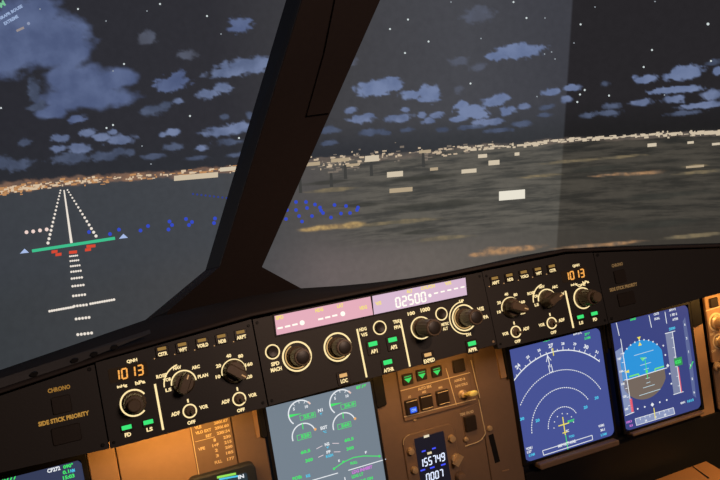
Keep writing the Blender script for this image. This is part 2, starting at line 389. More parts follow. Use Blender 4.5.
# glowing ground: town behind the runway, lit ground patches
SKYG = soft_material('town_glow', (150, 112, 88), (112, 92, 82), scale=30, hi=.5, amax=.8)
o = soft_patch('town_glow', [(20, 186, 60, 7), (70, 181, 60, 6), (130, 177, 50, 5), (200, 172, 50, 5)], SKYG, 1.6, .003, rough=.5, freq=.12, seed=5, tilt=-.09)
SKYG2 = soft_material('town_glow_far', (118, 104, 94), (92, 86, 82), scale=30, hi=.5, amax=.65)
soft_patch('town_glow', [(330, 160, 45, 4), (400, 156, 50, 4), (480, 147, 45, 3.4), (560, 141, 55, 3.4), (650, 136, 60, 3.4), (710, 133, 40, 3.4)], SKYG2, 1.6, .003, rough=.5, freq=.12, seed=15, tilt=-.075)
OR1 = soft_material('lit_apron_gold', (206, 172, 110), (140, 116, 84), scale=40, hi=.7, amax=.85)
OR2 = soft_material('lit_apron_rose', (186, 142, 100), (120, 102, 86), scale=40, hi=.7, amax=.9)
OR3 = soft_material('lit_field_tan', (140, 124, 94), (104, 96, 80), scale=25, hi=.55, amax=.75)
OR4 = soft_material('dark_field', (52, 52, 48), (60, 60, 55), scale=25, hi=.6, amax=.7)
for mt, bl, s in [(OR1, [(332, 227, 32, 3.8), (352, 225, 16, 4), (312, 229, 18, 2.6)], 1), (OR2, [(500, 251, 32, 5), (525, 248, 26, 4), (478, 254, 14, 3)], 2),
                  (OR2, [(642, 173, 28, 2.2), (652, 172.5, 15, 3), (612, 174.5, 26, 1.4)], 3), (OR3, [(695, 166, 18, 2)], 4), (OR3, [(700, 172, 30, 2)], 5),
                  (OR2, [(585, 246, 40, 2.6), (620, 243, 30, 2.4)], 6), (OR3, [(575, 161, 40, 2), (620, 157, 36, 1.6)], 7), (OR3, [(330, 190, 34, 2.4)], 8),
                  (OR3, [(540, 176, 30, 1.6)], 9), (OR3, [(400, 222, 60, 2.4)], 10), (OR4, [(420, 178, 60, 3)], 11), (OR4, [(330, 182, 40, 2.4)], 12), (OR4, [(660, 196, 60, 4)], 13), (OR4, [(440, 205, 70, 5)], 14),
                  (OR4, [(600, 168, 40, 3)], 15), (OR3, [(445, 238, 40, 3)], 16), (OR4, [(420, 232, 40, 2.4)], 17), (OR4, [(650, 225, 60, 5)], 18), (OR4, [(360, 205, 30, 2.4)], 19), (OR3, [(690, 236, 40, 2.6)], 20)]:
    soft_patch('lit_ground_patch' if mt is not OR4 else 'dark_field', bl, mt, 1.5, .0035+s*.00005, rough=.5, freq=.09, seed=s*9.1, tilt=-.09, stretch=2.4)

# scattered town lights: nobody could count them
random.seed(3)
def band(name, segs, mat, n, spread, smax, off):
    vs = []; fs = []
    for _ in range(n):
        (x0, y0), (x1, y1) = random.choice(segs); t = random.random(); x = x0+(x1-x0)*t; y = y0+(y1-y0)*t+random.gauss(0, spread)
        w = random.uniform(.5, smax); h = random.uniform(.35, 1.1); k = len(vs)
        vs += [scr(x-w, y+h+w*.08, off), scr(x+w, y+h-w*.08, off), scr(x+w, y-h-w*.08, off), scr(x-w, y-h+w*.08, off)]; fs.append((k, k+1, k+2, k+3))
    o = mesh_obj(name, vs, fs, mat, SCREEN); o['kind'] = 'stuff'; return o
LS_ = [((0, 190), (60, 185)), ((60, 183), (140, 176)), ((140, 177), (236, 168)), ((20, 188), (120, 178)), ((0, 191), (40, 187))]
RS_ = [((300, 163), (400, 157)), ((330, 158), (450, 150)), ((420, 153), (500, 146)), ((310, 168), (380, 160))]
FS_ = [((460, 149), (540, 143)), ((522, 143.5), (611, 137)), ((611, 137.5), (690, 133)), ((690, 134), (722, 132))]
band('town_lights', LS_, glow((188, 138, 92), 1.), 120, 2.2, 3.2, .0062)
band('town_lights', LS_, glow((214, 190, 160), 1.), 110, 1.6, 2.6, .0066)
band('town_lights', RS_, glow((196, 176, 150), 1.), 90, 2.4, 2.2, .0062)
band('town_lights', FS_, glow((206, 190, 165), 1.), 220, 1.2, 3.2, .0062)
band('town_lights', RS_, glow((120, 110, 100), 1.), 70, 4.5, 3., .0058)
LB = glow((208, 194, 170), 1.); LBW = glow((204, 188, 162), 1.); LBD = glow((178, 160, 132), 1.)
for x, y, w, h, mt in [(196, 176.5, 22, 2.6, LBW), (228, 169, 8, 2, LB), (395, 174.2, 8, 2.7, LB), (401, 190, 11.5, 2.2, LBD), (469, 171, 7.5, 2, LB), (434, 169, 4, 1.5, LBD), (494, 162.6, 5.5, 2.4, LB), (482.6, 156, 4.5, 1.8, LB), (372, 158.5, 7, 3, LB),
                       (512, 195, 13, 4.6, glow((232, 226, 210), 1.)), (517, 154, 2.4, 1.6, LB), (652, 145, 4.5, 1.7, LB), (690.6, 142.5, 3.2, 1.2, LB), (716, 144, 4, 1.2, LB), (340, 160, 9, 1.8, LBD), (312, 164, 8, 1.8, LBD), (425, 151.5, 6, 1.5, LBD), (352, 165, 7, 1.3, LBD), (695, 166.5, 9, 1.1, LBD)]:
    k = -.085
    scr_quad('lit_building', [(x-w, y+h-w*k*1), (x+w, y+h+w*k), (x+w, y-h+w*k), (x-w, y-h-w*k)], mt, .0072)
# control towers and pylons against the lights
for x, y in ((345, 172), (371, 169), (423, 160), (300, 186), (331, 180)):
    scr_bar('dark_mast', (x, y-7), (x+.6, y+7), 2.6, 3.4, glow((62, 62, 60), 1.), .0078)

# runway lights
RW = glow((236, 226, 214), 1.); RR = glow((214, 74, 52), 1.); RG = glow((62, 190, 140), 1.); RB = glow((52, 74, 196), 1.); RBD = glow((48, 62, 140), 1.); RT = glow((170, 190, 232), 1.)
scr_bar('runway_centreline', (64, 190), (71.5, 243), 1.3, 2.6, RW)
for i in range(15):
    t = (i/14)**1.15
    scr_dot('runway_edge_light', 60.5+(48-60.5)*t, 190.5+(243-190.5)*t, .9+.75*t, RW)
    scr_dot('runway_edge_light', 67.5+(96-67.5)*t, 190+(236-190)*t, .9+.75*t, RW)
for p in ((26.5, 232.2), (33.2, 231.4), (40, 230.4), (46.7, 229.4)): scr_dot('glide_slope_light', *p, 2., glow((240, 214, 204), 1.))
scr_bar('threshold_light_bar', (32, 251), (115, 238.2), 3., 3., RG)
for x, y in ((24.5, 251.6), (123.4, 236.8)): scr_quad('threshold_marker_light', [(x-4.5, y+2), (x+4.5, y+1), (x, y-3)], RT)
for x, y, w in ((54.5, 251.5, 3), (58.5, 254.3, 3), (73, 252, 4), (91, 246, 4.5), (88, 249.5, 3)): scr_quad('red_light', [(x-w, y+2.0), (x+w, y+1.2), (x+w, y-1.7), (x-w, y-.9)], RR, .0064)
for i, (x, y) in enumerate(((73.6, 255.9), (74.4, 260.6), (75.2, 265.8), (76, 271.3), (76.8, 278), (78, 285.6), (79.1, 295.3), (80.4, 305.5), (82.6, 318.2), (84.7, 333.8))):
    w = 3.6+i*.36
    for k in range(5):
        t = (k-2)/2; scr_dot('approach_light', x+w*t, y-w*t*.12, .95+.07*i, RW)
for k in range(11):
    t = k/10; scr_dot('approach_light', 49.6+23.4*t, 311.2-4.2*t, 1.35, RW); scr_dot('approach_light', 90.5+23.5*t, 303.8-4.2*t, 1.35, RW)
for x, y in ((89, 232), (110, 234), (119, 229.6), (140.5, 230.5), (148, 226), (168.5, 229.5), (169.5, 221.5), (172, 225), (189, 225), (192, 222), (215, 218.5), (214, 223), (186, 219)):
    scr_dot('taxiway_light', x, y, 2., RB)
for i in range(9): scr_dot('taxiway_light', 193+i*4.2, 194+i*.5, 1.1, RBD)
for x, y in ((296, 202), (306, 202), (315, 204.5), (334.5, 205), (346, 206), (358, 207.5), (307, 208), (321, 210.5), (323, 213), (350, 213), (357, 210), (331, 217.5), (312, 216), (302, 221.5), (286, 219), (320, 207.5), (341, 213.5), (296, 210), (287, 210), (299, 216)):
    scr_dot('taxiway_light', x, y, 1.9, RB)

# message writing at the upper left of the screen
def scr_text(name, t, px, py, h, wd, ang, mat):
    vs, fs, tw, th = glyphs(t); kx, ky = wd/tw, h/th; c, s_ = cos(ang), sin(ang)
    return mesh_obj(name, [scr(px+x*kx*c-y*ky*s_*-1*-1, py-(x*kx*s_+y*ky*c), .008) for x, y in vs], fs, mat, SCREEN)
MSG = glow((158, 178, 214), 1.)
scr_text('message_line', 'NRAPR BOUSE', 10.5, 12.5, 3.4, 27, radians(30), MSG)
scr_text('message_line', 'EXTREME', 11, 20, 3.4, 16, radians(30), MSG)
scr_text('message_line', 'M', 2, 4, 6, 6, radians(30), glow((120, 196, 150), 1.))
scr_dot('message_mark', 28.5, 23.5, 1.7, glow((140, 150, 178), 1.)); scr_bar('message_mark', (16.5, 31), (24, 27.5), 2.4, 2.4, glow((150, 140, 140), 1.))

# ================================================================== window post
B = on_plane(235, 268, Vector((0, .3, 0)), Vector((0, 1, 0))); T = Vector((0, -.0043, .3913))
PN = Vector((1, 0, 0)).cross((T-B)).normalized()
if PN.y > 0: PN = -PN
def post_pts(pts, back=0.): return [on_plane(x, y, B-PN*back, PN) for x, y in pts]
def slab(front, back_pts):
    n = len(front); vs = front+back_pts
    return vs, [tuple(range(n)), tuple(range(2*n-1, n-1, -1))]+[(i, n+i, n+(i+1) % n, (i+1) % n) for i in range(n)]
def structure(name, vs, fs, mat):
    o = mesh_obj(name, vs, fs, mat); o['kind'] = 'structure'; o['label'] = 'dark post between the two cockpit windows'; o['category'] = 'window post'
    bm = bmesh.new(); bm.from_mesh(o.data); bmesh.ops.recalc_face_normals(bm, faces=bm.faces); bm.to_mesh(o.data); bm.free(); return o
outer = [(313, -90), (205.5, 270), (144, 321), (136, 372), (314, 346), (301, 288.3), (262, 267), (420, -90)]
inner = [(330, -90), (220.5, 266), (168, 311), (144, 372), (314, 346), (301, 288.3), (262, 267), (420, -90)]
f_ = post_pts(inner); off = B-PN*.05
bk = [on_plane(x-(5 if i > 3 else 0), y+(5 if i in (5, 6) else 0), B-PN*.05, PN) for i, (x, y) in enumerate(outer)]
vs, fs = slab(f_, bk)
trim1 = structure('trim_1', vs, fs, POSTM)
# strip added on the post's left flank; its lighter grey paints in screen light
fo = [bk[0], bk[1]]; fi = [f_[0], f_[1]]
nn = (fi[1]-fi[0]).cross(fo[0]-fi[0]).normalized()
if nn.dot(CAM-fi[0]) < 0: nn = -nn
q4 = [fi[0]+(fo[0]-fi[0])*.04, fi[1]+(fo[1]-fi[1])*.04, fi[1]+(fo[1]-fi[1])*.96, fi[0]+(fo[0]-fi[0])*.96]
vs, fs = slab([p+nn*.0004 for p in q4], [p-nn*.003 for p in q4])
flank_light = structure('flank_light_strip', vs, fs, paint('post_flank_screenlight', (128, 126, 128), .6)); flank_light['label'] = 'grey strip of painted screen light along the left flank of the post'
# raised cover strip up the middle of the post
cs = post_pts([(352, -90), (324, 50), (306, 114), (329, 111), (408, -90)]); 
vs, fs = slab([p+PN*.004 for p in cs], [p-PN*.002 for p in cs])
trim2 = structure('trim_2', vs, fs, POSTM); trim2['label'] = 'raised cover strip on the post between the windows'

# ================================================================== glareshield
hood = free_thing('glareshield', 'long dark coaming over the lit knob panels, below both windows', 'glareshield', Vector((0, .05, -.02)))
YF = .16
def at_y(px, py, y): d = ray(px, py); return CAM+d*((y-CAM.y)/d.y)
sil = [(-160, 424), (-60, 390.5), (0, 370), (70, 346), (145, 320), (200, 307), (250, 296), (301, 288.3), (340, 285.8), (370, 283), (410, 278.3), (445, 272.5), (480, 265), (515, 257), (551, 250.5), (585, 247.6), (621, 246), (670, 244.3), (720, 243), (760, 242)]
far = [at_y(x, y, YF) for x, y in sil]
NV = [(-.9, -.06), (-.66, -.030), (-.444, -.002), (-.33, .0120), (-.16, .0250), (.30, .0250), (.3335, .0195), (.3958, .0110), (.4844, -.0020), (.5796, -.0160), (.9, -.055)]
def near_v(x):
    for (a, p), (b, q) in zip(NV, NV[1:]):
        if x <= b: return p+(q-p)*(x-a)/(b-a)
    return NV[-1][1]
far.sort(key=lambda p: p.x)
def far_at(x):
    for a, b in zip(far, far[1:]):
        if a.x <= x <= b.x: return a.lerp(b, (x-a.x)/(b.x-a.x))
cols = far+[far_at(x) for x, _ in NV if far[0].x < x < far[-1].x]
rows = []
for P in cols:
    x = P.x
    a = GS.mat(x, near_v(x), -.014).translation; b = GS.mat(x, near_v(x), .004).translation; c = GS.mat(x, near_v(x)+.003, .004).translation; d = GS.mat(x, near_v(x)+.005, -.003).translation
    mid = d.lerp(P, .5)+Vector((0, 0, -.004)); e = P+Vector((0, .008, -.006)); g = P+Vector((0, .012, -.12))
    rows.append([a, b, c, d, mid, P, e, g, Vector((x, YF+.012, -.1)), Vector((x, .10, -.1))])
# order columns by x
rows.sort(key=lambda r: r[5].x)
vs = []; fs = []; nr = 8
for r in rows: vs += r[:nr]
for i in range(len(rows)-1):
    for j in range(nr-1): k = i*nr+j; fs.append((k, k+nr, k+nr+1, k+1))
hd = mesh_obj('padded_top', vs, fs, HOODM, hood, True)
bm = bmesh.new(); bm.from_mesh(hd.data); bmesh.ops.recalc_face_normals(bm, faces=bm.faces)
bm.to_mesh(hd.data); bm.free()
# core behind the face plates, down to the underside
mb = MB().prism([(-.72, -.084), (.78, -.079)]+[(x, near_v(x)-.004) for x in (.78, .58, .484, .396, .3335, .30, -.16, -.33, -.444, -.66, -.72)], -.075, -.0125)
o = mb.build('underside', BLACK, hood); o.matrix_world = GS.mat(0, 0)
o.matrix_parent_inverse = Matrix.Identity(4); o.matrix_basis = hood.matrix_basis.inverted() @ GS.mat(0, 0)
# grey window rail with bolts along the left
def rail_pt(px, py): return at_y(px, py, .020)
ra, rb = [(-60, 399), (0, 378.5), (65, 357.5), (150, 329.4)], [(-60, 410), (0, 388.5), (65, 365.5), (150, 331.4)]
top = [rail_pt(*p) for p in ra]; bot = [rail_pt(*p)+Vector((0, -.012, 0)) for p in rb]
vs = top+bot+[p+Vector((0, .01, -.004)) for p in top]+[p+Vector((0, .008, -.002)) for p in bot]; n = 4
fs = []
for i in range(3):
    fs += [(i, i+1, n+i+1, n+i), (2*n+i+1, 2*n+i, 3*n+i, 3*n+i+1), (i+1, i, 2*n+i, 2*n+i+1), (n+i, n+i+1, 3*n+i+1, 3*n+i)]
fs += [(3, 7, 15, 11), (0, 8, 12, 4)]
rail = mesh_obj('window_rail', vs, fs, GREYR, hood)
for px, py in ((35, 371.5), (75, 358), (94, 352), (114, 345)):
    c = rail_pt(px, py)+Vector((0, -.009, 0)); vs = []; 
    for w in (0, -.004):
        for k in range(8): vs.append(c+Vector((.0042*cos(k*pi/4), w, .0026*sin(k*pi/4))))
    bl = mesh_obj('bolt', vs, [tuple(range(8)), tuple(range(15, 7, -1))]+[(k, 8+k, 8+(k+1) % 8, (k+1) % 8) for k in range(8)], BEZ, hood); bl.parent = rail
    bl.location = hood.location*0

# ------------------------------------------------------------------ controls on the glareshield
def knob(t, c, r, L, name='rotary_knob', mat=None, ribs=True):
    mb = MB().lathe(c, [(r*1.02, 0), (r*1.02, .003), (r*.86, .0045), (r*.88, .008), (r*.82, L-.002), (r*.74, L), (r*.1, L+.0004)], 32, 1 if ribs else 0, .05)
    return t.part(name, mb, mat or KNOB, smooth=not ribs)
def ringlit(t, c, r, th=.0016, a0=0, a1=360, mat=None, parent=None, name='lit_ring'):
    return t.part(name, MB().arc(c, r-th, r, a0, a1, 0, .0006, 40), mat or WARM, parent)
def legend(t, s, c, h, parent, wd=None, mat=None, w=.0004, rot=0.):
    return t.part('legend', MB().text(s, c, h*1.2, w, wd*1.12 if wd else None, rot), mat or WARM, parent)
def bar_knob(t, c, r, L, ang, name='selector_knob'):
    """round skirt with a raised grip bar pointing at one setting"""
    a = radians(ang); k = t.part(name, MB().lathe(c, [(r, 0), (r, .004), (r*.86, .008), (r*.8, .010)], 30), KNOB, smooth=True)
    mb = MB(); d = Vector((cos(a), sin(a))); n = Vector((-d.y, d.x)); cc = Vector(c[:2])
    def sec(w, l, h): return [tuple(cc+d*l*x+n*h*y)+(w,) for x, y in ((1, -.45), (1, .45), (.6, 1), (-.8, 1), (-.95, .5), (-.95, -.5), (-.8, -1), (.6, -1))]
    vs = sec(.009, r*1.04, r*.46)+sec(L-.003, r*1.0, r*.42)+sec(L, r*.9, r*.32)
    fs = [tuple(range(7, -1, -1)), tuple(range(16, 24))]+[(q+i, q+(i+1) % 8, q+8+(i+1) % 8, q+8+i) for q in (0, 8) for i in range(8)]
    mb.add(vs, fs); t.part('grip', mb, KNOB, k)
    p0 = cc+d*r*.45; p1 = cc+d*r*.86
    t.part('pointer_line', MB().line(p0, p1, .0014, L+.0001, L+.0004), WARMD, k)
    return k
def screw(t, c, r=.0022, parent=None, name='screw', mat=None, w=0):
    o = t.part(name, MB().lathe(c, [(r, w), (r, w+.0007), (r*.7, w+.0012)], 12), mat or METAL, parent, smooth=True)
    return o

LIT = [('CSTR', .0095), ('WPT', .0085), ('VOR.D', .0115), ('NDB', .0080), ('ARPT', .0105)]
def display_control(sgn, label):
    t = Thing('display_control_panel', label, 'control panel', GS, sgn*.2555, -.034, group='knob panels reading 1013')
    S = lambda u: sgn*u
    top_out = .0090 if sgn < 0 else .0160
    fp = t.part('faceplate', MB().prism([(S(.1615), -.086), (S(.3445), -.089), (S(.3445), top_out)]+([(.3, .0215)] if sgn > 0 else [])+[(S(.1615), .0215)], -.012, 0), BLACK)
    # altimeter setting window
    rd = t.part('pressure_readout', MB().rrect(S(.3085)-.003, -.0095, .043, .0165, .002, 0, .0006), glow((34, 22, 12), 1.))
    t.part('digit_group', MB().digits('1013', (S(.3085)-.003, -.0098), .0108, .0088, .0008, .0012, th=.16), AMBER, rd)
    legend(t, 'QNH', (S(.3085)+.003, .0025), .0038, fp, .0105)
    # pressure knob
    kc = (S(.3113), -.0448)
    ringlit(t, kc, .0156, .0018, 30, 312 if sgn < 0 else 330, parent=fp); k = knob(t, kc, .0128, .026)
    t.part('inner_knob', MB().lathe(kc, [(.0072, .026), (.0072, .034), (.006, .035)], 24), KNOB, k, smooth=True)
    legend(t, 'inHg', (kc[0]-.0095, -.0235), .0034, fp, .010); legend(t, 'hPa', (kc[0]+.0105, -.0235), .0036, fp, .010)
    if sgn > 0: legend(t, 'QFE', (kc[0]+.002, -.0265), .0036, fp, .012)
    for uu, s in ((.3237, 'FD'), (.2997, 'LS')):
        b = t.part('pushbutton', MB().rrect(S(uu), -.0707, .0135, .0075, .0012, 0, .0016, .0005), BTN)
        t.part('green_light', MB().rrect(S(uu), -.0697, .0108, .0048, .0006, .0016, .0019), GREEN, b)
        legend(t, s, (S(uu), -.0782), .0038, fp, .0062)
    # divider bar
    t.part('divider_line', MB().line((S(.2852), -.0292), (S(.2852), -.0826), .0024, 0, .0006), WARM, fp)
    # button row
    for i, (s, w) in enumerate(LIT):
        u = S(.2707-.0233*i)
        b = t.part('pushbutton', MB().rrect(u, .0058, .0150, .0125, .0012, 0, .002, .0006), BTN)
        t.part('amber_light', MB().rrect(u, .0092, .0098, .0036, .0005, .002, .0023), AMBD, b)
        t.part('legend', MB().text(s, (u, .0030), .0045, .0022, w*1.12), WARM, b)
        screw(t, (u-.0100, -.0005), .0007, fp, 'lamp_dot', WARMD)
    # mode selector
    mc = (S(.2530), -.0352); ringlit(t, mc, .0150, .0016, 0, 180, parent=fp)
    ringlit(t, mc, .0232, .0014, *((100, 180) if True else (0, 0)), parent=fp)
    bar_knob(t, mc, .0126, .024, 62 if sgn < 0 else 20)
    for s, du, dv, h, w in (('LS', -.0185, -.004, .0034, .0062), ('VOR', -.0178, .0078, .0034, .0085), ('NAV', -.0045, .0188, .0034, .0085), ('ARC', .0165, .0148, .0034, .0085), ('PLAN', .0228, .003, .0034, .0108), ('ROSE', -.0235, .0135, .0036, .0105)):
        legend(t, s, (mc[0]+du, mc[1]+dv), h, fp, w)
    # range selector
    rc = (S(.1936), -.0352); ringlit(t, rc, .0150, .0016, -8, 188, parent=fp)
    bar_knob(t, rc, .0138, .026, -40 if sgn < 0 else -25)
    for s, a, w in (('10', 186, .0052), ('20', 148, .0055), ('40', 98, .0055), ('80', 55, .0055), ('160', 12, .0080), ('320', -32, .0070)):
        legend(t, s, (rc[0]+.0196*cos(radians(a)), rc[1]+.0196*sin(radians(a))), .0036, fp, w)
    # bearing pointer switches
    for uu in (.2522, .1934):
        c = (S(uu), -.0688); ringlit(t, c, .0083, .0016, parent=fp)
        sw = t.part('toggle_switch', MB().lathe(c, [(.0058, 0), (.0058, .0015), (.0044, .002), (.0040, .004)], 20), KNOB, smooth=True)
        tip = Vector((.0035, -.0015)) if sgn < 0 else Vector((.0010, -.001))
        q = Vector(c); vs = []
        for f, (w, r) in zip((0, .55, 1), ((.003, .0012), (.009, .0016), (.0125, .0020))):
            for kk in range(8): vs.append((q.x+tip.x*f+r*cos(kk*pi/4), q.y+tip.y*f+r*sin(kk*pi/4), w))
        t.part('lever', MB().add(vs, [tuple(range(7, -1, -1)), tuple(range(16, 24))]+[(a+i, a+(i+1) % 8, a+8+(i+1) % 8, a+8+i) for a in (0, 8) for i in range(8)]), KNOB, sw, smooth=True)
        lf, rt = ('ADF', 'VOR') if sgn < 0 else ('VOR', 'ADF')
        legend(t, lf, (c[0]-.0165, c[1]+.0008), .0038, fp, .0090); legend(t, rt, (c[0]+.0165, c[1]+.0008), .0038, fp, .0090)
        legend(t, 'OFF', (c[0]-.0005, c[1]-.0132), .0036, fp, .0085); t.part('legend', MB().line((c[0], c[1]+.0100), (c[0], c[1]+.0142), .0018, 0, .0005), WARM, fp)
    for uu, vv in ((.1665, .0145), (.3400, -.083), (.1665, -.080)): screw(t, (S(uu), vv), .0018, fp, mat=BEZ)
    return t
display_control(-1, 'lit black knob panel reading 1013 beside the CHRONO panel, left of the pink windows')
display_control(1, 'lit black knob panel reading 1013, right of the pink windows, above the blue arc display')

# autopilot unit in the middle
def autopilot():
    t = Thing('autopilot_control_panel', 'black autopilot panel with two glowing pink windows and four round knobs', 'control panel', GS, 0, -.033)
    fp = t.part('faceplate', MB().prism([(-.1600, -.085), (.1600, -.079), (.1600, .0210), (-.1600, .0210)], -.012, .0012), BLACK)
    w0 = .0012
    lcds = [((274, 316), (369.6, 296.6), (372.4, 314.8), (276.3, 335.2)), ((371.6, 296.2), (464.4, 277.8), (466, 295), (373.4, 314.6))]
    cols = [(224, 170, 184), (212, 182, 204)]
    scr_ = []
    for q, c in zip(lcds, cols):
        p = [G(*x) for x in q]
        bz = t.part('window_bezel', MB().prism([p[0]+Vector((-.002, .002)), p[1]+Vector((.0012, .002)), p[2]+Vector((.0012, -.002)), p[3]+Vector((-.002, -.002))], w0, w0+.0012), BEZ, fp)
        lc = t.part('lcd_window', MB().prism([v for v in p], w0+.0004, w0+.0018), glow(c, 1.05))
        scr_.append(lc)
    ww = w0+.0022; YT = glow((246, 226, 120), 1.); WT = glow((255, 250, 236), 1.1)
    for s, px, py, h, w, k in (('SPD', 279, 317.5, .0048, .010, 0), ('HDG', 318.5, 310, .0048, .0105, 0), ('LAT', 339.5, 305.8, .0048, .0085, 0), ('HDG', 362.5, 307.6, .0048, .0100, 0), ('V/S', 377.5, 303.4, .0048, .0085, 1),
                               ('ALT', 408.5, 291.3, .0046, .009, 1), ('LVL/CH', 427, 287.2, .0046, .020, 1), ('V/S', 447, 283.4, .0046, .010, 1)):
        t.part('annunciation', MB().text(s, G(px, py), h, ww, w), YT, scr_[k])
    for px, py in ((279.5, 328), (287, 326.3), (294.3, 324.6), (320, 319), (327, 317.3), (334, 315.6)):
        c = G(px, py); t.part('dash', MB().line(c-Vector((.0034, 0)), c+Vector((.0034, 0)), .0022, ww, ww+.0003), WT, scr_[0])
    for px, py in ((301.5, 322.8), (342, 313.8)): t.part('managed_dot', MB().dot(G(px, py), .0032, ww, ww+.0003), WT, scr_[0])
    t.part('digit_group', MB().digits('02500', G(409.8, 299.8), .0118, .0092, ww, ww+.0004, th=.17), WT, scr_[1])
    t.part('managed_dot', MB().dot(G(428.8, 295.6), .0024, ww, ww+.0003), WT, scr_[1])
    for i in range(5):
        c = G(435+i*6.6, 293.2-i*1.5); t.part('dash', MB().line(c-Vector((.0030, 0)), c+Vector((.0030, 0)), .0019, ww, ww+.0003), WT, scr_[1])
    class T2:  # parts lie on the raised faceplate
        pass
    def ring(c, r, th, a0=0, a1=360): t.part('lit_ring', MB().arc(c, r-th, r, a0, a1, w0, w0+.0006, 44), WARM, fp)
    def kn(c, r, L, name='rotary_knob'):
        k = t.part(name, MB().lathe(c, [(r*1.12, w0), (r*1.12, w0+.004), (r*.9, w0+.006), (r, w0+.010), (r*.96, w0+L-.002), (r*.86, w0+L), (r*.1, w0+L+.0005)], 36, 1, .04), KNOB, smooth=False)
        t.part('knob_cap', MB().lathe(c, [(r*.72, w0+L), (r*.72, w0+L+.0012), (r*.6, w0+L+.0016)], 24), BTN, k, smooth=True)
    # round push buttons
    for px, py, r in ((272.3, 351.8, .0092), (379.4, 327.7, .0092), (441, 313.9, .0088)):
        c = G(px, py); ring(c, r, .0015)
        b = t.part('round_pushbutton', MB().lathe(c, [(r*.72, w0), (r*.72, w0+.003), (r*.6, w0+.0042), (r*.1, w0+.0036)], 24), BTN, smooth=True)
    SPD, HDG, ALT, VS = (-.1146, -.0346), (-.0610, -.0346), (.0560, -.0346), (.1200, -.0342)
    IN = glow((206, 164, 104), 1.)
    for c, r in ((SPD, .0152), (HDG, .0149), (VS, .0148)): t.part('ring_reflection', MB().arc(c, r-.0014, r, 110, 330, w0, w0+.0006, 30), IN, fp)  # glowing arcs in place of the lit rings' reflection on the knob sides
    ring(SPD, .0188, .0020); kn(SPD, .0108, .030); ring(HDG, .0184, .0020); kn(HDG, .0106, .030)
    ring(ALT, .0150, .0016); kn(ALT, .0112, .042); ring(VS, .0180, .0018); ring(VS, .0222, .0014, 85, 270); kn(VS, .0108, .036)
    def lg(s, px, py, h, w, mat=None): t.part('legend', MB().text(s, G(px, py), h*1.2, w0+.0005, w*1.1), mat or WARM, fp)
    lg('SPD', 275, 363.6, .0040, .0095); lg('MACH', 276, 369.2, .0042, .0125)
    for u in (-.0313, .0294): t.part('divider_line', MB().line((u, -.0178), (u, -.0800), .0022, w0, w0+.0006), WARM, fp)
    lg('HDG', 362.5, 329.2, .0038, .009); lg('V/S', 363.8, 334.6, .0038, .008); lg('TRK', 396, 321.5, .0038, .009); lg('FPA', 397.2, 327, .0038, .009)
    lg('100', 410.8, 313.4, .0040, .0095); lg('1000', 424.8, 309.6, .0046, .0125); lg('METRIC', 444.6, 324, .0034, .010); lg('ALT', 444.8, 328.6, .0034, .007)
    lg('UP', 461, 301.2, .0036, .0065); lg('DN', 468, 334.4, .0036, .0065); lg('V/S', 480, 309, .0046, .0095); lg('FPA', 484.6, 317, .0040, .009)
    # lit push buttons
    for s, px, py, lx, ly, w in (('AP1', 372.2, 343.8, 373.4, 351.2, .0085), ('AP2', 391.8, 339.6, 393, 347, .0085), ('A/THR', 387, 362, 388, 369.6, .013), ('APPR', 471, 343.4, 471.6, 349.6, .0125)):
        c = G(px, py); d = G(lx, ly)
        b = t.part('pushbutton', MB().rrect((c.x+d.x)/2, (c.y+d.y)/2, .0175, .0185, .0015, w0, w0+.0015, .0005), BTN)
        t.part('green_light', MB().rrect(c.x, c.y, .0118, .0056, .0006, w0+.0015, w0+.0019), GREEN, b)
        t.part('legend', MB().text(s, d, .0052, w0+.0017, w*1.1), WARM, b)
    for s, px, py, lx, ly, w in (('LOC', 342.6, 375.2, 343.6, 380.6, .0085), ('EXPED', 427, 354.6, 428.4, 360.4, .0145)):
        c = G(px, py); d = G(lx, ly)
        b = t.part('pushbutton', MB().rrect((c.x+d.x)/2, (c.y+d.y)/2, .0175, .0165, .0015, w0, w0+.0015, .0005), BTN)
        t.part('amber_light', MB().rrect(c.x, c.y, .0100, .0044, .0005, w0+.0015, w0+.0019), glow((226, 176, 112), 1.), b)
        t.part('legend', MB().text(s, d, .0052, w0+.0017, w*1.1), WARM, b)
    for c in ((-.1555, .016), (.1555, .016), (-.1555, -.080), (.1555, -.0745)): t.part('screw', MB().lathe(c, [(.0018, w0), (.0018, w0+.0006), (.0012, w0+.001)], 10), METAL if c[0] > 0 and c[1] < 0 else BEZ, fp)
autopilot()

# outer panels
def outer(sgn, label, chrono, side, hw, hs):
    t = Thing('side_stick_priority_panel', label, 'warning panel', GS, sgn*.40, -.03, group='side stick priority panels')
    S = lambda u: sgn*u
    e0 = near_v(S(.352))
    fp = t.part('faceplate', MB().prism([(S(.3460), -.0885), (S(.66), -.084 if sgn > 0 else -.079)]+[(S(x), near_v(S(x))-.0025) for x in (.66, .58, .484, .444, .396, .3460)], -.012, -.0006), BLACK)
    LM = glow((150, 108, 46), 1.) if sgn < 0 else glow((120, 92, 58), 1.); LM2 = glow((176, 130, 58), 1.) if sgn < 0 else glow((128, 98, 60), 1.)
    t.part('legend', MB().text('CHRONO', chrono, .0050, 0, hw), LM, fp); t.part('legend', MB().text('SIDE STICK PRIORITY', side, .0052, 0, hs), LM2, fp)
    for c, w in ((chrono, .02), (side, .03)):
        t.part('dark_pushbutton', MB().rrect(c[0], c[1]-.0175, w, .019, .002, -.0006, .0016, .0006), BTN)
    for u, v in ((.352, -.083), (.352, e0-.006)): t.part('screw', MB().lathe((S(u), v), [(.0022, -.0006), (.0022, .0003), (.0014, .0008)], 10), BEZ, fp)
c1, c2, c3, c4 = G(59, 388.8), G(64, 418.5), G(617.3, 264.8), G(623.6, 287)
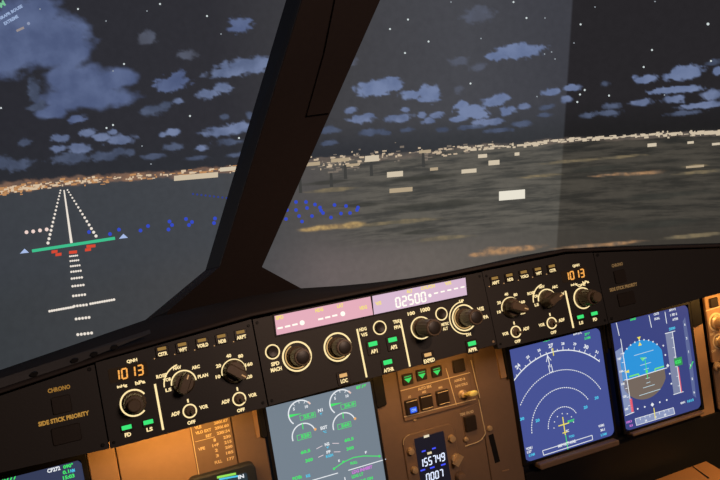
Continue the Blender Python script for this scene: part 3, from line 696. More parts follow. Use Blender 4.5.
outer(-1, 'black panel at the far left with amber CHRONO and SIDE STICK PRIORITY words', c1, c2, .0235, .053)
outer(1, 'black panel with dim CHRONO words above the attitude display at the right', c3, c4, .020, .050)

# ================================================================== main instrument panel
DN = -.62
mp = Thing('instrument_panel', 'brown metal main instrument panel under the glareshield holding the screens', 'instrument panel', MP, 0, -.3)
def sheet(name, u0, u1, v0, v1, mat, w0=-.016, w1=-.0045, parent=None): return mp.part(name, MB().rrect((u0+u1)/2, (v0+v1)/2, u1-u0, v1-v0, .002, w0, w1, .001), mat, parent)
sheet('backing_plate', -.75, .80, DN, -.10, BEZ, -.03, -.017)
sheet('panel_sheet', -.3775, -.3440, DN, -.098, TAN)
sheet('panel_sheet', -.3425, -.1950, DN, -.098, TAN)
sheet('panel_sheet', -.1940, -.1530, DN, -.098, TAN2)
sheet('panel_sheet', .0125, .1760, DN, -.098, TAN2)
sheet('panel_sheet', .1770, .2340, DN, -.098, TAN2)
sheet('panel_sheet', .5900, .6215, -.322, -.098, TAN)
lo = sheet('lower_panel_sheet', .2350, .80, DN, -.322, BEZ, -.016, -.003)
sheet('panel_sheet', -.72, -.3785, DN, -.098, BEZ)
# lit edge strips beside the screens
for q in (((252.2, 409), (256.2, 408), (260.4, 437), (257, 438)), ((495.8, 347), (501, 346), (507, 377.2), (501.6, 378.6))):
    mp.part('edge_strip', MB().prism([M(*p) for p in q], -.0045, -.0005), TAN)
for px, py in ((490.6, 429),): 
    c = M(px, py); f = mp.part('fastener', MB().lathe(c, [(.0045, -.0045), (.0045, -.002), (.0030, -.0005), (.0006, -.0003)], 16), METAL, smooth=True)
    mp.part('fastener_slot', MB().line(c+Vector((.001, -.010)), c+Vector((.0055, -.055)), .009, -.0045, -.0042), BEZ)
    mp.part('fastener_slot', MB().line(M(503.5, 472), M(510.5, 470.3), .0015, -.0045, -.0035), TAN)
for c in (M(181, 470), M(128, 470)): pass

def bezel(t, u0, u1, v0, v1, earl, earr, side=.006, top=.012, bottom=.008, ear_h=.045, w=.0028):
    """black frame with wide ears at the top corners, cut out around the screen"""
    cx, cy = (u0+u1)/2, (v0+v1)/2
    b = MB()
    b.prism([(u0-side, v1), (u1+side, v1), (u1+side, v1+top), (u0-side, v1+top)], -.0042, w)
    b.prism([(u0-side, v0-bottom), (u1+side, v0-bottom), (u1+side, v0), (u0-side, v0)], -.0042, w)
    b.prism([(u0-side, v0), (u0, v0), (u0, v1), (u0-side, v1)], -.0042, w); b.prism([(u1, v0), (u1+side, v0), (u1+side, v1), (u1, v1)], -.0042, w)
    o = t.part('bezel', b, BEZ)
    if earl: t.part('bezel_ear', MB().rrect(u0-side-earl/2, v1+top-(ear_h+top)/2, earl, ear_h+top, .003, -.0042, w, .001), BEZ, o)
    if earr: t.part('bezel_ear', MB().rrect(u1+side+earr/2, v1+top-(ear_h+top)/2, earr, ear_h+top, .003, -.0042, w, .001), BEZ, o)
    return o
SW = .0012
def glass(t, u0, u1, v0, v1, r, rgb):
    return t.part('screen', MB().rrect((u0+u1)/2, (v0+v1)/2, u1-u0, v1-v0, r, -.004, SW), glow(rgb, 1.))
def cut_corner(t, u0, u1, v0, v1, r, w): pass

# ---- engine display
def engine():
    u0, u1, v1, v0 = -.1465, .0065, -.1195, -.300
    t = Thing('engine_display', 'grey engine display with white dial arcs under the two pink windows', 'display', MP, -.07, -.21)
    bezel(t, u0, u1, v0, v1, .0085, .016, side=.0035, top=.02, ear_h=.040)
    s = glass(t, u0, u1, v0, v1, .002, (116, 129, 141)); w = SW+.0004
    def tx(str_, px, py, h, wd, mat, nm='reading'): t.part(nm, MB().text(str_, M(px, py), h, w, wd), mat, s)
    for (px, py) in ((300.4, 412.6), (341.2, 401.8)):
        c = M(px, py); t.part('dial_arc', MB().arc(c, .0165, .0182, 38, 225, w, w+.0003, 40), WHITE, s)
        t.part('dial_arc', MB().arc(c, .0165, .0188, 30, 46, w, w+.0004, 6), glow((232, 200, 190), 1.), s)
        for a in (60, 90, 120): t.part('dial_tick', MB().line(c+Vector((.0135*cos(radians(a)), .0135*sin(radians(a)))), c+Vector((.0170*cos(radians(a)), .0170*sin(radians(a)))), .0008, w, w+.0003), WHITE, s)
        t.part('needle', MB().prism([c+Vector((.001, -.001)), c+Vector((-.0165, -.0025)), c+Vector((-.0165, .0015))], w, w+.0004), LGREEN, s)
        t.part('dial_number', MB().text('5', c+Vector((-.0085, .0075)), .0042, w), WHITE, s); t.part('dial_number', MB().text('10', c+Vector((.0095, .0065)), .0042, w), WHITE, s)
        q = c+Vector((.0095, -.0068)); t.part('value_box', MB().path([q+Vector((-.0115, .0032)), q+Vector((.0105, .0032)), q+Vector((.0105, -.0036)), q+Vector((-.0115, -.0036)), q+Vector((-.0115, .0032))], .0006, w, w+.0003), LGREEN, s)
        t.part('reading', MB().text('25.0' if px < 320 else '26.0', q+Vector((.001, 0)), .0046, w, .016), LGREEN, s)
    for (px, py, val) in ((303.8, 435.2, '520'), (344, 424.4, '560')):
        c = M(px, py); t.part('dial_arc', MB().arc(c, .0160, .0176, 20, 192, w, w+.0003, 36), WHITE, s)
        t.part('needle', MB().line(c+Vector((0, .009)), c+Vector((.0004, .0172)), .0012, w, w+.0004), LGREEN, s)
        t.part('limit_mark', MB().dot(c+Vector((.0168, .0045)), .0019, w, w+.0005), glow((240, 176, 110), 1.), s)
        q = c+Vector((0, -.001)); t.part('value_box', MB().path([q+Vector((-.010, .0034)), q+Vector((.0095, .0034)), q+Vector((.0095, -.0036)), q+Vector((-.010, -.0036)), q+Vector((-.010, .0034))], .0006, w, w+.0003), LGREEN, s)
        t.part('reading', MB().text(val, q+Vector((.0015, 0)), .0048, w, .0125), LGREEN, s)
    for a in (('N1', 320, 410, .0045, .007, WHITE), ('%', 321, 413.8, .0036, .004, CYAN), ('EGT', 323.6, 427.3, .0048, .0100, WHITE), ('°C', 324.4, 431.6, .0036, .005, CYAN), ('N2', 326.8, 443.8, .0045, .007, WHITE), ('%', 327.6, 447.4, .0036, .004, CYAN),
              ('60.5', 305.2, 451.2, .0048, .0140, LGREEN), ('60.5', 348.7, 439.2, .0048, .0140, LGREEN), ('FF', 328.2, 451.6, .0042, .006, WHITE), ('KG/H', 329.2, 455.4, .0040, .0105, CYAN), ('300', 308.8, 459.8, .0048, .0110, LGREEN), ('300', 349.8, 448, .0048, .0110, LGREEN),
              ('87.1%', 361, 386.4, .0045, .016, LGREEN), ('FULL', 353.6, 462.4, .0042, .0105, LGREEN), ('S', 338.6, 460.4, .0034, .003, WHITE), ('F', 365.6, 452, .0034, .003, WHITE),
              ('LDG INHIBIT', 361.8, 469.2, .0048, .031, MAG), ('LDG LT', 357.2, 475, .0046, .0175, LGREEN), ('SIGNS ON', 364, 479.8, .0046, .026, LGREEN), ('FOB:', 297, 477.4, .0048, .0135, LGREEN), ('KG', 307.8, 475.4, .0044, .006, CYAN)): tx(*a)
    for p, q in (((316, 448.6), (322, 445.4)), ((332, 443), (338.6, 443)), ((318, 457), (323, 454.6)), ((333.6, 451.6), (340, 451.4))): t.part('tick_line', MB().line(M(*p), M(*q), .0008, w, w+.0003), glow((230, 214, 220), 1.), s)
    t.part('flap_scale', MB().path([M(*p) for p in ((332.6, 469), (337, 466), (343.5, 461.6), (353, 457.2), (363, 455.6), (380, 455.8))], .0012, w, w+.0003), LGREEN, s)
    for p in ((333.6, 468.4), (343, 461.4), (379, 455.8)): t.part('flap_mark', MB().dot(M(*p), .0017, w, w+.0004), LGREEN, s)
    for p, q in (((348, 470), (385.5, 458.8)), ((312, 480), (337.6, 472.6))): t.part('divider_line', MB().line(M(*p), M(*q), .0012, w, w+.0003), WHITE, s)
    for x in (345.5, 348.8): pass
    tx('I', 344.6, 478.6, .0052, .0014, WHITE)
engine()

# ---- navigation display at the right
def navigation():
    u0, u1, v1, v0 = .2365, .4055, -.1245, -.3025
    t = Thing('navigation_display', 'blue navigation display with dashed range arcs, left of the attitude display', 'display', MP, .32, -.21, group='navigation displays')
    bz = bezel(t, u0, u1, v0, v1, .0055, .006, side=.004, top=.03, ear_h=.045, bottom=.004)
    s = glass(t, u0, u1, v0, v1, .010, (70, 82, 148)); w = SW+.0004
    led = t.part('lower_ledge', MB().rrect((u0+u1)/2+.006, v0-.0085, .150, .009, .003, -.004, .016, .0015), TAN2)  # brown colour stands in for flood light on the black bezel's lip
    A = M(563.2, 424.8)
    def pol(r, a): return A+Vector((r*sin(radians(a)), r*cos(radians(a))))       # a clockwise from straight up
    R = .1180
    t.part('compass_arc', MB().arc(A, R-.0008, R+.0008, 90-45, 90+40.5, w, w+.0003, 60), WHITE, s)
    hd0 = 271
    for h in range(235, 316, 5):
        a = h-hd0
        if not -39 < a < 46: continue
        big = h % 10 == 0
        t.part('compass_tick', MB().line(pol(R, a), pol(R+(.0058 if big else .003), a), .0010, w, w+.0003), WHITE, s)
        if big:
            hh = .0066 if h % 30 == 0 else .0044
            t.part('compass_number', MB().text(str(h//10), pol(R+.0105, a), hh, w, hh*1.35, rot=radians(-a)), WHITE, s)
    for r, a0, a1, n in ((.0288, -88, 66, 22), (.0590, -88, 62, 40), (.0872, -82, 64, 60)):
        b = MB()
        for i in range(n):
            p = a0+(a1-a0)*i/n; q = p+(a1-a0)/n*.62
            if pol(r, p).x > u0+.003: b.line(pol(r, p), pol(r, q), .0013, w, w+.0003)
        t.part('range_ring', b, WHITE, s)
    t.part('lubber_line', MB().line(pol(R-.006, 0), pol(R+.006, 0), .0014, w, w+.0004), YEL, s)
    # bearing pointer
    b = MB(); a = -5.5
    b.line(pol(R-.001, a), pol(R-.022, a), .0012, w, w+.0003); q = pol(R-.007, a)
    b.path([pol(R-.012, a-2.4), pol(R-.003, a), pol(R-.012, a+2.4)], .0010, w, w+.0003)
    b.path([pol(R-.018, a-1.4), pol(R-.030, a-1.7), pol(R-.030, a+1.9), pol(R-.018, a+1.6)], .0010, w, w+.0003)
    t.part('bearing_pointer', b, WHITE, s)
    t.part('aircraft_symbol', MB().line(A+Vector((0, .013)), A+Vector((0, -.016)), .0016, w, w+.0003).line(A+Vector((-.010, .001)), A+Vector((.010, .001)), .0016, w, w+.0003).line(A+Vector((-.0045, -.012)), A+Vector((.0045, -.012)), .0014, w, w+.0003), YEL, s)
    t.part('track_line', MB().line(A+Vector((.0005, -.016)), A+Vector((.001, -.042)), .0011, w, w+.0003), LGREEN, s)
    for k in range(7):
        t.part('range_dot', MB().dot(pol(.0185, -90+k*30), .0009, w, w+.0003), WHITE, s)
    def tx(str_, px, py, h, wd, mat): t.part('reading', MB().text(str_, M(px, py), h, w, wd), mat, s)
    for q in (('RW27', 570.5, 420.6, .0042, .0125, LGREEN), ('3C', 566.8, 430.6, .0042, .0060, WHITE), ('TOD', 571, 436, .0038, .0105, CYAN),
              ('30', 521.6, 418.6, .0050, .0075, CYAN), ('20', 537, 420.2, .0050, .0075, CYAN), ('20', 585, 407, .0050, .0075, CYAN), ('30', 596, 397.6, .0050, .0075, CYAN),
              ('GS 0', 517.2, 345.8, .0038, .0135, LGREEN), ('TAS 0', 545.6, 340.2, .0038, .0125, LGREEN), ('RW27L', 577, 333.2, .0040, .0165, WHITE), ('271°', 586.6, 333.8, .0042, .0100, LGREEN), ('5.1NM', 586.8, 337.8, .0042, .0110, LGREEN),
              ('VOR1', 528.6, 448, .0042, .0115, WHITE), ('L27', 528.8, 451.4, .0042, .0085, WHITE), ('5.1NM', 531.2, 454.6, .0042, .0110, CYAN), ('VOR2', 600.6, 425.4, .0042, .0115, WHITE), ('30.1', 602, 429.6, .0042, .0085, WHITE), ('5.1NM', 603, 434.2, .0042, .0115, CYAN),
              ('MAP NOT AVAIL', 566.5, 443.2, .0050, .034, WHITE)): tx(*q)
    p = [M(542, 450.4), M(591.4, 435), M(592, 439.4), M(543, 455)]
    t.part('message_box', MB().path(p+[p[0]], .0010, w, w+.0003), WHITE, s)
navigation()

# ---- primary flight display
def flight():
    u0, u1, v1, v0 = .4275, .5880, -.1235, -.3030
    t = Thing('flight_display', 'attitude display with blue sky over brown ground at the right of the panel', 'display', MP, .507, -.21)
    bezel(t, u0, u1, v0, v1, .006, .022, side=.0045, top=.03, ear_h=.040, bottom=.004)
    s = glass(t, u0, u1, v0, v1, .010, (58, 68, 128)); w = SW+.0004
    t.part('lower_ledge', MB().rrect((u0+u1)/2, v0-.0055, .150, .0045, .002, -.004, .012, .001), TAN2)  # black lip coloured brown in place of the flood light on it
    C = M(642.6, 369.6); R = .0490; hx = .0430
    H1, H2 = M(626.5, 379.6), M(665.3, 367.8)
    def below(p): return (H2-H1).x*(p.y-H1.y)-(H2-H1).y*(p.x-H1.x) < 0
    outl = []
    for i in range(96):
        a = 2*pi*i/96; p = C+Vector((R*cos(a), R*sin(a))); p.x = max(C.x-hx, min(C.x+hx, p.x)); outl.append(p)
    def clip(keep_below):
        res = []
        for i in range(96):
            p, q = outl[i], outl[(i+1) % 96]
            if below(p) == keep_below: res.append(p)
            if below(p) != below(q):
                d = q-p; h = H2-H1; k = (h.x*(H1.y-p.y)-h.y*(H1.x-p.x))/(h.x*d.y-h.y*d.x); res.append(p+d*k)
        return res
    sky = t.part('attitude_sky', MB().prism(clip(False), SW, w), glow((44, 148, 218), 1.), s); gnd = t.part('attitude_ground', MB().prism(clip(True), SW, w), glow((116, 103, 94), 1.), s)
    w2 = w+.0004
    def ln(p, q, wd, mat, nm='scale_line'): t.part(nm, MB().line(M(*p), M(*q), wd, w2, w2+.0003), mat, s)
    e = (H2-H1).normalized(); t.part('horizon_line', MB().line(C+(H1+H2)/2-C-e*.0425, (H1+H2)/2+e*.0425, .0012, w2, w2+.0003), WHITE, s)
    hm = (H1+H2)/2; nrm = Vector((-e.y, e.x))
    for k, hw_ in ((-3, .022), (-2, .012), (-1.4, .004), (-.7, .004), (.8, .005), (1.6, .011), (2.5, .004), (3.4, .020)):
        t.part('pitch_line', MB().line(hm+nrm*k*.0105-e*hw_, hm+nrm*k*.0105+e*hw_, .0009, w2, w2+.0003), glow((190, 215, 225), 1.), s)
    for k in range(9):
        a = radians(90+(k-4)*11); p = C+Vector((cos(a), sin(a)))*(R+.0005)
        t.part('bank_tick', MB().dot(p, .0016, w2, w2+.0003, 4), WHITE, s)
    t.part('bank_pointer', MB().prism([C+Vector((0, R+.001)), C+Vector((-.0035, R+.0065)), C+Vector((.0035, R+.0065))], w2, w2+.0003), YEL, s); t.part('bank_pointer', MB().prism([C+Vector((0, R-.002)), C+Vector((-.0035, R-.008)), C+Vector((.0035, R-.008))], w2, w2+.0003), YEL, s)
    wl = hm+nrm*.0042
    for d in (-1, 1): t.part('wing_bar', MB().path([wl+e*d*.036, wl+e*d*.017, wl+e*d*.017-nrm*.0035], .0022, w2+.0003, w2+.0006), glow((120, 226, 110), 1.), s)
    t.part('centre_square', MB().rrect(wl.x, wl.y, .0045, .0045, .0004, w2+.0003, w2+.0006), glow((90, 230, 120), 1.), s)
    t.part('guidance_bar', MB().line(wl-Vector((0, .012)), wl+Vector((0, .020)), .0010, w2+.0002, w2+.0005), LGREEN, s)
    t.part('attitude_marker', MB().prism([M(639, 357.5), M(645, 357), M(642, 361)], w2, w2+.0003), glow((110, 220, 130), 1.), s)
    # speed tape
    tape = glow((132, 146, 184), 1.)
    q = [Vector((u0+.002, M(613, 352).y)), Vector((u0+.0155, M(614, 349).y)), Vector((u0+.0175, -.2760)), Vector((u0+.0035, -.2775))]
    st = t.part('speed_tape', MB().prism(q, SW, w), tape, s)
    t.part('tape_edge', MB().line(q[1]+Vector((0, .014)), q[2], .0011, w, w+.0003), WHITE, st)
    for k in range(7): y = q[0].y-.006-k*.0145; t.part('tape_tick', MB().line((q[0].x+.009, y), (q[1].x, y), .0008, w, w+.0003), WHITE, st)
    for k, str_ in enumerate(('180', '160', '140', '120', '100')): t.part('tape_number', MB().text(str_, (q[0].x+.0055, q[0].y-.013-k*.021), .0040, w+.0002, .0068), WHITE, st)
    t.part('speed_pointer', MB().prism([(q[1].x-.002, -.2075), (q[1].x+.007, -.2050), (q[1].x+.007, -.2100)], w2, w2+.0003), YEL, st)
    t.part('overspeed_strip', MB().line((q[1].x+.003, -.2530), (q[1].x+.003, -.2750), .0045, w, w+.0003), glow((226, 92, 110), 1.), st)
    t.part('tape_edge', MB().line(q[3], q[2]+Vector((.004, 0)), .0011, w, w+.0003), WHITE, st)
    # altitude tape
    a0, a1 = M(664.5, 333.5), M(677.4, 393)
    L, Rr = a0.x+.0005, a0.x+.0150
    at_ = t.part('altitude_tape', MB().prism([(L, a0.y), (Rr, a0.y), (Rr, a1.y), (L, a1.y)], SW, w), glow((126, 134, 164), 1.), s)
    for y in (a0.y, a1.y): t.part('tape_edge', MB().line((L-.001, y), (Rr+.006, y), .0011, w, w+.0003), WHITE, at_)
    t.part('tape_edge', MB().line((Rr, a0.y), (Rr, a1.y), .0011, w, w+.0003), WHITE, at_)
    for k in range(6): y = a0.y-.010-k*.0165; t.part('tape_tick', MB().line((Rr-.004, y), (Rr, y), .0008, w, w+.0003), WHITE, at_)
    bx = M(677.5, 361.4); t.part('altitude_window', MB().rrect(bx.x, bx.y, .0165, .0135, .001, w, w+.0004), glow((52, 148, 84), 1.), s); t.part('reading', MB().text('025', bx+Vector((-.001, 0)), .0062, w+.0007, .0125), LGREEN, s)
    t.part('ground_ribbon', MB().line((Rr+.0018, bx.y-.009), (Rr+.0018, a1.y), .0022, w, w+.0003), glow((220, 100, 120), 1.), s)
    t.part('reading', MB().text('2500', M(671.4, 328.4), .0048, w, .0135), CYAN, s); t.part('reading', MB().text('QNH', M(682, 402.6), .0042, w, .0100), WHITE, s); t.part('reading', MB().text('1013', M(689.8, 400.4), .0046, w, .0135), CYAN, s)
    # vertical speed scale
    x0 = .5735; t.part('vertical_speed_scale', MB().prism([(x0, -.150), (x0+.006, -.144), (x0+.008, -.20), (x0+.008, -.226), (x0+.006, -.284), (x0, -.278)], SW, w), glow((92, 104, 150), 1.), s)
    t.part('vertical_speed_needle', MB().line((x0+.001, -.232), (x0+.010, -.221), .0014, w, w+.0003), LGREEN, s)
    for k in range(6): t.part('scale_number', MB().text(('6', '2', '1', '1', '2', '6')[k], (x0+.003, -.156-k*.0235), .0042, w+.0002), WHITE, s)
    # deviation dots
    for p in ((615+47.5, 345.5), (664.6, 354.8), (669, 373.5), (670.6, 383.5)): t.part('deviation_dot', MB().dot(M(*p), .0015, w, w+.0003), WHITE, s)
    t.part('glide_diamond', MB().dot(M(667, 365.4), .0030, w, w+.0003, 4), WHITE, s)
    for p in ((637, 408.6), (644, 406.6), (659, 402), (666, 399.8)): t.part('deviation_dot', MB().dot(M(*p), .0015, w, w+.0003), WHITE, s)
    t.part('localizer_diamond', MB().dot(M(651.6, 404.4), .0034, w, w+.0003, 4), WHITE, s)
    # heading tape
    hq = [M(634.4, 418.6), M(672.6, 407.4), M(674, 413.6), M(635.8, 425.2)]
    ht = t.part('heading_tape', MB().prism(hq, SW, w), glow((140, 152, 190), 1.), s); t.part('tape_edge', MB().path(hq+[hq[0]], .0008, w, w+.0003), WHITE, ht)
    for k in range(1, 8):
        p = hq[0].lerp(hq[1], k/8); t.part('tape_tick', MB().line(p, p-Vector((0, .0045 if k % 2 else .003)), .0007, w, w+.0003), WHITE, ht)
    for k, str_ in ((2, '26'), (4, '27'), (6, '28')): p = hq[3].lerp(hq[2], k/8)+Vector((0, .0035)); t.part('tape_number', MB().text(str_, p, .0036, w+.0002), WHITE, ht)
    p = hq[0].lerp(hq[1], .5); t.part('heading_pointer', MB().line(p+Vector((0, .009)), p-Vector((0, .009)), .0014, w+.0003, w+.0006), YEL, s)
    t.part('reading', MB().text('109.3', M(628.4, 421.6), .0042, w, .0110), MAG, s); t.part('reading', MB().text('ILS', M(630.6, 425.2), .0036, w, .0065), MAG, s)
    # mode row
    for p, q_ in (((615.4, 322.6), (618.4, 335.6)), ((648, 315.2), (650.6, 327.4)), ((664, 311.8), (665.8, 323.4))): ln(p, q_, .0011, WHITE, 'mode_divider')
    for str_, px, py, h, wd, mt in (('LAND', 632.4, 319, .0040, .0115, LGREEN), ('CAT3', 655.6, 313.8, .0040, .0110, WHITE), ('DUAL', 656.4, 318.4, .0044, .0110, WHITE), ('AP1+2', 671.6, 309.6, .0040, .0145, WHITE), ('1 FD 2', 673, 314.4, .0042, .0145, WHITE), ('A/THR', 674.6, 319, .0042, .0125, WHITE)):
        t.part('reading', MB().text(str_, M(px, py), h, w, wd), mt, s)
flight()

# ---- captain's navigation display, only its top right corner is in the picture
def left_nav():
    c = M(81, 462); u1, v1 = c.x+.0005, c.y+.0035
    t = Thing('navigation_display', 'dark blue display below the SIDE STICK PRIORITY words, cut by the frame', 'display', MP, u1-.08, v1-.09, group='navigation displays')
    u0, v0 = u1-.165, v1-.180
    bezel(t, u0, u1, v0, v1, .0, .0, side=.006, top=.02, bottom=.01)
    s = glass(t, u0, u1, v0, v1, .010, (52, 60, 88)); w = SW+.0004
    for str_, px, py, h, wd, mt in (('CF272', 53.8, 469.2, .0052, .0150, WHITE), ('090°', 68.2, 465.6, .0050, .0115, LGREEN), ('0.1', 66, 471.6, .0048, .0075, LGREEN), ('NM', 72.6, 470.2, .0042, .0052, CYAN), ('15:03', 68.8, 476.4, .0050, .0135, LGREEN), ('0777', 9.5, 478.4, .0050, .0165, LGREEN)):
        t.part('reading', MB().text(str_, M(px, py), h, w, wd), mt, s)
left_nav()

# ---- standby display
def standby():
    t = Thing('standby_display', 'rounded dark standby instrument under the speed placard, its screen cut by the frame', 'display', MP, -.225, -.23)
    p = [M(186.5, 489), M(188.2, 478.4), M(191.5, 474.6), M(196, 472.6), M(245, 462.6), M(251, 463.6), M(253.6, 467), M(255.4, 477)]
    L, R_, Tt = p[1].x, p[6].x, p[4].y
    b = t.part('bezel', MB().rrect((L+R_)/2, Tt-.045, R_-L+.002, .09, .008, -.0043, .010, .002), paint('slate_bezel_plastic', (44, 50, 58), .5))
    q0, q1 = M(216, 475.5), M(243, 470.5)
    s = t.part('screen', MB().rrect((q0.x+q1.x)/2, q1.y-.036, q1.x-q0.x+.006, .072, .003, .009, .0104), glow((40, 56, 66), 1.))
    w = .0108
    t.part('status_bar', MB().line(M(217, 477.5, .0108), M(236, 473.6, .0108), .0030, w, w+.0003), glow((150, 226, 90), 1.), s)
    t.part('status_bar', MB().line(M(219, 479.4, .0108), M(238, 476, .0108), .0022, w, w+.0003), CYAN, s)
    t.part('reading', MB().text('IN', M(241, 476.6, .0108), .0052, w, .008), WHITE, s)
    t.part('reading', MB().text('250', M(224, 482.4, .0108), .0052, w, .012), LGREEN, s)
standby()

# ---- speed placard
def placard():
    t = Thing('speed_placard', 'tan speed limit placard listing VLE, VLO and VFE, above the standby instrument', 'placard', MP, -.223, -.155)
    p = [M(190, 424), M(230.3, 414.6), M(237.6, 464.5), M(196.8, 473.5)]; L = (p[0].x+p[3].x)/2; R_ = (p[1].x+p[2].x)/2; Tt = -.112; Bt = -.1935
    pl = t.part('plate', MB().rrect((L+R_)/2, (Tt+Bt)/2, R_-L, Tt-Bt, .0015, -.0043, -.0028, .0005), TAN2)
    t.part('border_line', MB().path([(L+.0015, Bt), (L+.0015, Tt)], .0010, -.0028, -.0025), CREAM, pl)
    w = -.0026
    lines = [('VLE', -.126, 0, .009), ('280/.67', -.1245, 1, .019), ('VLO EXT', -.1315, 0, .021), ('250/.60', -.1315, 1, .019), ('RET', -.1388, 3, .008), ('220/.54', -.1388, 1, .0175), ('1', -.1465, 2, .003), ('230', -.1465, 1, .010), ('VFE', -.1535, 0, .009), ('1+F', -.1535, 2, .0085), ('215', -.1535, 1, .010), ('2', -.1605, 2, .004), ('200', -.1605, 1, .010), ('3', -.1680, 2, .004), ('185', -.1680, 1, .010), ('FULL', -.1765, 2, .010), ('177', -.1765, 1, .010)]
    for s_, v, col_, wd in lines:
        u = (L+.006+wd/2) if col_ == 0 else (R_-.003-wd/2 if col_ == 1 else (L+.029 if col_ == 2 else L+.0225))
        if s_ == 'VLE': v = -.1245
        t.part('printed_line', MB().text(s_, (u, v), .0042, w, wd), CREAM, pl)
    t.part('rule_line', MB().line((L+.004, -.1425), (L+.03, -.1425), .0006, -.0028, -.0025), CREAM, pl)
placard()

# ---- landing gear panel
def gear():
    t = Thing('landing_gear_panel', 'brown gear and brake panel with three green arrows and a yellow toggle', 'control panel', MP, .11, -.16)
    pts = [M(*p) for p in ((399.5, 372), (478, 351), (489, 398), (411.5, 423))]
    L, R_, Tt, Bt = .0500, .1640, -.105, -.1905
    pl = t.part('faceplate', MB().rrect((L+R_)/2, (Tt+Bt)/2, R_-L, Tt-Bt, .002, -.0043, -.0005, .0008), TAN2); w = -.0005
    for a, b in (((400.5, 391), (470, 372.6)), ((404, 417), (476, 399)), ((446, 368), (456.5, 405)), ((471, 360), (480, 398))): t.part('edge_line', MB().line(M(*a), M(*b), .0011, w, w+.0005), CREAM, pl)
    for px, py in ((407.4, 379.2), (421.2, 374.8), (436.2, 371.4)):
        c = M(px, py); b = t.part('gear_indicator', MB().rrect(c.x, c.y, .0165, .0165, .0015, w, w+.003, .0008), BTN)
        t.part('green_arrow', MB().prism([c+Vector((-.006, .002)), c+Vector((.006, .002)), c+Vector((0, -.005))], w+.003, w+.0034), glow((60, 215, 100), 1.), b)
        t.part('arrow_bar', MB().line(c+Vector((-.0055, .0045)), c+Vector((.0055, .0045)), .0012, w+.003, w+.0034), glow((60, 180, 90), 1.), b)
    c = M(458.5, 365.6); b = t.part('dark_pushbutton', MB().rrect(c.x, c.y, .0195, .0195, .002, w, w+.004, .001), BTN)
    t.part('legend', MB().text('AUTO BRK', M(425, 387.6), .0045, w+.0002, .023), CREAM, pl)
    for i, (px, py, s_) in enumerate(((411.3, 406.4, 'LO'), (425.8, 401.6, 'MED'), (442.2, 397, 'MAX'))):
        c = M(px, py); b = t.part('brake_pushbutton', MB().rrect(c.x, c.y, .0200, .0215, .0015, w, w+.005, .0012), BTN)
        t.part('button_edge', MB().line(c+Vector((-.0085, .0088)), c+Vector((.0085, .0088)), .0009, w+.005, w+.0055), CREAM, b)
        if i: t.part('button_edge', MB().line(c+Vector((-.0085, -.0088)), c+Vector((.0085, -.0088)), .0009, w+.005, w+.0055), CREAM, b)
        t.part('legend', MB().text(s_, c+Vector((0, .0145)), .0034, w+.0002, .0022*len(s_)), CREAM, pl)
        if not i:
            q = c+Vector((.0008, -.0045)); t.part('blue_light', MB().rrect(q.x, q.y, .0105, .0080, .0008, w+.005, w+.0055), glow((46, 96, 235), 1.), b)
            t.part('legend', MB().text('ON', q, .0044, w+.0058, .0072), glow((150, 190, 255), 1.), b)
    t.part('legend', MB().text('A/SKID &', M(459.8, 379.8), .0040, w+.0002, .0190), CREAM, pl); t.part('legend', MB().text('N/W STRG', M(461.6, 385), .0040, w+.0002, .0205), CREAM, pl)
    c = M(462.6, 394.4); sw = t.part('toggle_switch', MB().lathe(c, [(.0072, w), (.0072, w+.002), (.0056, w+.003), (.0050, w+.006), (.003, w+.007)], 20), METAL, smooth=True)
    vs = []; dv = Vector((.0050, .0060))
    for f, ww, ru, rv in ((0, .004, .0020, .0020), (.35, .012, .0026, .0024), (.7, .020, .0064, .0042), (1, .028, .0070, .0044), (1.08, .030, .0030, .0022)):
        for k in range(10): vs.append((c.x+dv.x*f+ru*cos(k*pi/5), c.y+dv.y*f+rv*sin(k*pi/5), w+ww))
    t.part('yellow_lever', MB().add(vs, [tuple(range(9, -1, -1)), tuple(range(40, 50))]+[(a+i, a+(i+1) % 10, a+10+(i+1) % 10, a+10+i) for a in (0, 10, 20, 30) for i in range(10)]), paint('yellow_switch_plastic', (255, 236, 150), .4), sw, smooth=True, label='yellow toggle lever')
    for p in ((415.6, 420),): t.part('screw', MB().lathe(M(*p), [(.0030, -.0043), (.0030, -.003), (.002, -.0018)], 12), METAL, pl, smooth=True)
gear()
def terrain_panel():
    t = Thing('terrain_button_panel', 'brown plate with one dark button, between the clock and the blue arc display', 'control panel', MP, .15, -.225)
    o_ = [M(*p) for p in ((462, 410.5), (481, 402.5), (487.5, 434), (480, 443), (468, 447))]
    pl = t.part('plate', MB().prism(o_, -.0043, -.0028), TAN2)
    t.part('edge_line', MB().path([M(479.4, 400), M(486.4, 434), M(482.5, 440), M(478, 442.6), M(466, 446.6)], .0011, -.0028, -.0022), CREAM, pl)
    t.part('legend', MB().text('TERR ON ND', M(467.6, 413.4), .0045, -.0026, .0235), CREAM, pl)
    c = M(470.4, 423.2); t.part('dark_pushbutton', MB().rrect(c.x, c.y, .0185, .0225, .001, -.0028, .003, .001), BTN)
    t.part('screw', MB().lathe(M(466.6, 439.8), [(.0038, -.0028), (.0038, -.001), (.0024, .0003)], 12), METAL, pl, smooth=True)
terrain_panel()

